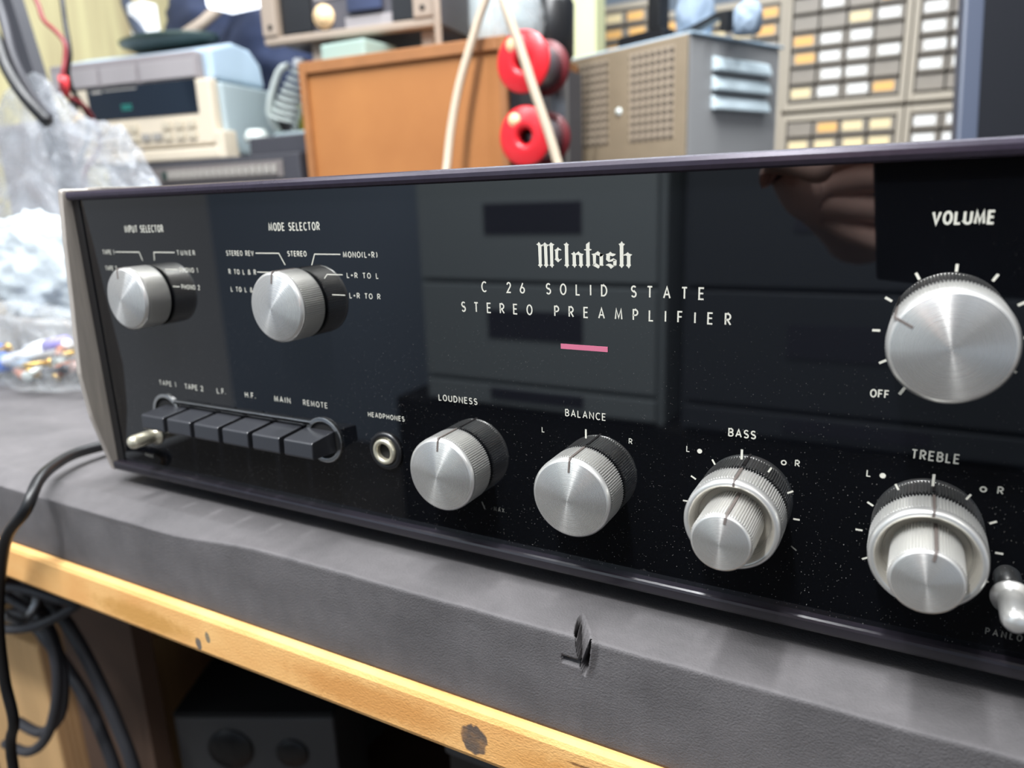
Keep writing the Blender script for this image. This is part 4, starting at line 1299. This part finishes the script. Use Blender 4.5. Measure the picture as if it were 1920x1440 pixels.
DP = drawer_proto()
LP = {}
for k, m in (('w', 'lab_w'), ('o', 'lab_o'), ('c', 'lab_c')):
    LP[k] = B().box(-15.5, 15.5, -3.8, -3.05, 8.5, 22.5).build('label_card', X[m])


def drawer_cabinet(x0, zb_, cols, rows, codes, label, z_first=13, closed_top=True):
    w = cols * DW + 20
    h = rows * DH + z_first + 12
    t = thing('drawer_cabinet', label, 'drawer cabinet', (x0 + w / 2, DY, zb_), 0, 'small parts drawer cabinets')
    part('frame', X['cabframe'], t, B().box(-w / 2, -w / 2 + 9, -6, 160, 0.1, h), bevel=1)
    part('frame', X['cabframe'], t, B().box(w / 2 - 9, w / 2, -6, 160, 0.1, h), bevel=1)
    part('frame', X['cabframe'], t, B().box(-w / 2 + 9.1, w / 2 - 9.1, -6, 160, 0.1, z_first - 1), bevel=1)
    part('frame', X['cabframe'], t, B().box(-w / 2 + 9.1, w / 2 - 9.1, -6, 160, h - 11, h), bevel=1)
    part('back_plate', X['dark'], t, B().box(-w / 2 + 9.1, w / 2 - 9.1, 62, 159, z_first - .9, h - 11.1))
    i = 0
    for r in range(rows):
        for c in range(cols):
            d = DP.copy()
            COL.objects.link(d)
            d.parent = t
            d.location = Vector((-w / 2 + 10 + DW * (c + .5), 0, z_first + r * DH)) * MM
            code = codes[i % len(codes)]
            i += 1
            if code != '-':
                l = LP[code].copy()
                COL.objects.link(l)
                l.parent = d
                l.location = Vector(((-1.5 if (i * 7) % 3 else 2), 0, 0)) * MM
    return t


drawer_cabinet(-150, 184, 4, 7, 'cwwo' '-ww-' 'owww' 'oww-' '--cw' '-w-o' 'wc--', 'drawer cabinet with white and orange labels right of the power supply, upper of its column')
drawer_cabinet(46, 184, 4, 7, '----' 'www-' 'wwww' 'wwww' 'wwww' 'wwww' 'wwww', 'drawer cabinet with all white labels beside the tilted dark screen, upper of its column')
drawer_cabinet(-150, -72.9, 4, 8, '--------' 'cccc' 'cccc' 'coc-' 'cccc' 'cccc' '-occ', 'drawer cabinet with cream labels just above the preamplifier, lower of its column')
drawer_cabinet(46, -72.9, 4, 8, 'wwww' 'ww-w' 'ww--' 'wwww' 'w---' 'wwww' 'ww-w' 'wwww', 'drawer cabinet with white labels just above the preamplifier, lower of its column')
drawer_cabinet(-388, -72.9, 5, 15, 'cococ' 'occoo' '-co--' 'cocco' 'o-cco', 'tall drawer cabinet with cream and orange labels behind the power supply handle')
drawer_cabinet(-628, -72.9, 5, 16, 'oocoo' 'coooc' 'oocoo' 'ococo', 'tall drawer cabinet with mostly orange labels right of the pale wooden post')
for o in [DP] + list(LP.values()):
    bpy.data.objects.remove(o)

# ------------------------------------------------------------------ dark tilted screen at the right
mo = thing('flat_monitor', 'dark grey screen tilted back at the right edge behind the preamplifier', 'monitor', (114, 545, ZI), 8, pitch=-17)
part('bezel', X['monitor'], mo, B().box(0, 330, 0, 28, 45, 390), bevel=3)
part('screen', X['screen'], mo, B().box(16, 314, -1.2, -0.1, 60, 376))
ft = part('stand', X['monitor'], mo, B().box(110, 220, 4, 30, 13, 45))

# ------------------------------------------------------------------ the photographer's phone and hand (mirrored in the panel)
RX, UX, FX = Vector((0.877358, 0.478592, -0.034536)), Vector((-0.090260, 0.235299, 0.967723)), Vector((-0.471271, 0.845922, -0.249639))
CC = Vector((86.0892, -200.9059, 56.4925))


def cw(p):
    return CC + RX * p[0] + UX * p[1] + FX * p[2]


ph = thing('phone', 'dark phone held up in front of the panel, seen mirrored beside the volume knob', 'phone', (0, 0, 0))
sh = B().box(-38, 122, -60, 12, -26, -18, c=2.5)
sh.v = [tuple(cw((x, y, z))) for x, y, z in sh.v]
part('shell', X['phone'], ph, sh)
def skinned(name, chains, material, parent=None):
    """chains: lists of (point, radius); the first points of later chains are indices into the vertices made so far"""
    vs, rs, es = [], [], []
    for ch in chains:
        prev = None
        for item in ch:
            if isinstance(item, int):
                prev = item
                continue
            (p, r) = item
            vs.append(cw((p[0] - 38, p[1] - 1, p[2] - 14)) * MM)
            rs.append(r * MM)
            if prev is not None:
                es.append((prev, len(vs) - 1))
            prev = len(vs) - 1
    me = bpy.data.meshes.new(name)
    me.from_pydata(vs, es, [])
    me.materials.append(material)
    o = bpy.data.objects.new(name, me)
    COL.objects.link(o)
    sk_ = o.modifiers.new('skin', 'SKIN')
    sk_.use_smooth_shade = True
    for v, r in zip(me.skin_vertices[0].data, rs):
        v.radius = (r, r)
    me.skin_vertices[0].data[0].use_root = True
    sb = o.modifiers.new('sub', 'SUBSURF')
    sb.levels = sb.render_levels = 2
    if parent:
        o.parent = parent
    return o


hand = skinned('person', [
    [((-62, -22, -44), 17), ((-86, -36, -78), 20), ((-112, -58, -130), 24), ((-150, -95, -210), 32), ((-200, -140, -300), 38)],
    [0, ((-44, 0, -37), 14), ((-22, 10, -31), 10), ((8, 12, -25), 8.5), ((30, 10, -23), 8), ((46, 8, -21.5), 7)],
    [0, ((-40, -12, -38), 14), ((-17, -9, -33), 10), ((16, -9, -25), 8.7), ((40, -11, -23), 8.2), ((56, -13, -21.5), 7)],
    [0, ((-42, -26, -39), 13), ((-20, -27, -33), 9.5), ((12, -28, -25), 8.4), ((34, -30, -23), 8), ((50, -31, -21.5), 7)],
    [0, ((-48, -38, -42), 12), ((-28, -43, -35), 9), ((-4, -45, -25.5), 8), ((14, -47, -23), 7.4), ((27, -48, -21), 6.5)],
    [0, ((-66, -4, -28), 15), ((-60, 10, -12), 12), ((-48, 14, 1), 10.5), ((-30, 8, 6.5), 9.5), ((-15, 2, 7), 8)],
], X['skin'])
tag(hand, 'hand of a person holding the phone, mirrored left of the word VOLUME', 'person')
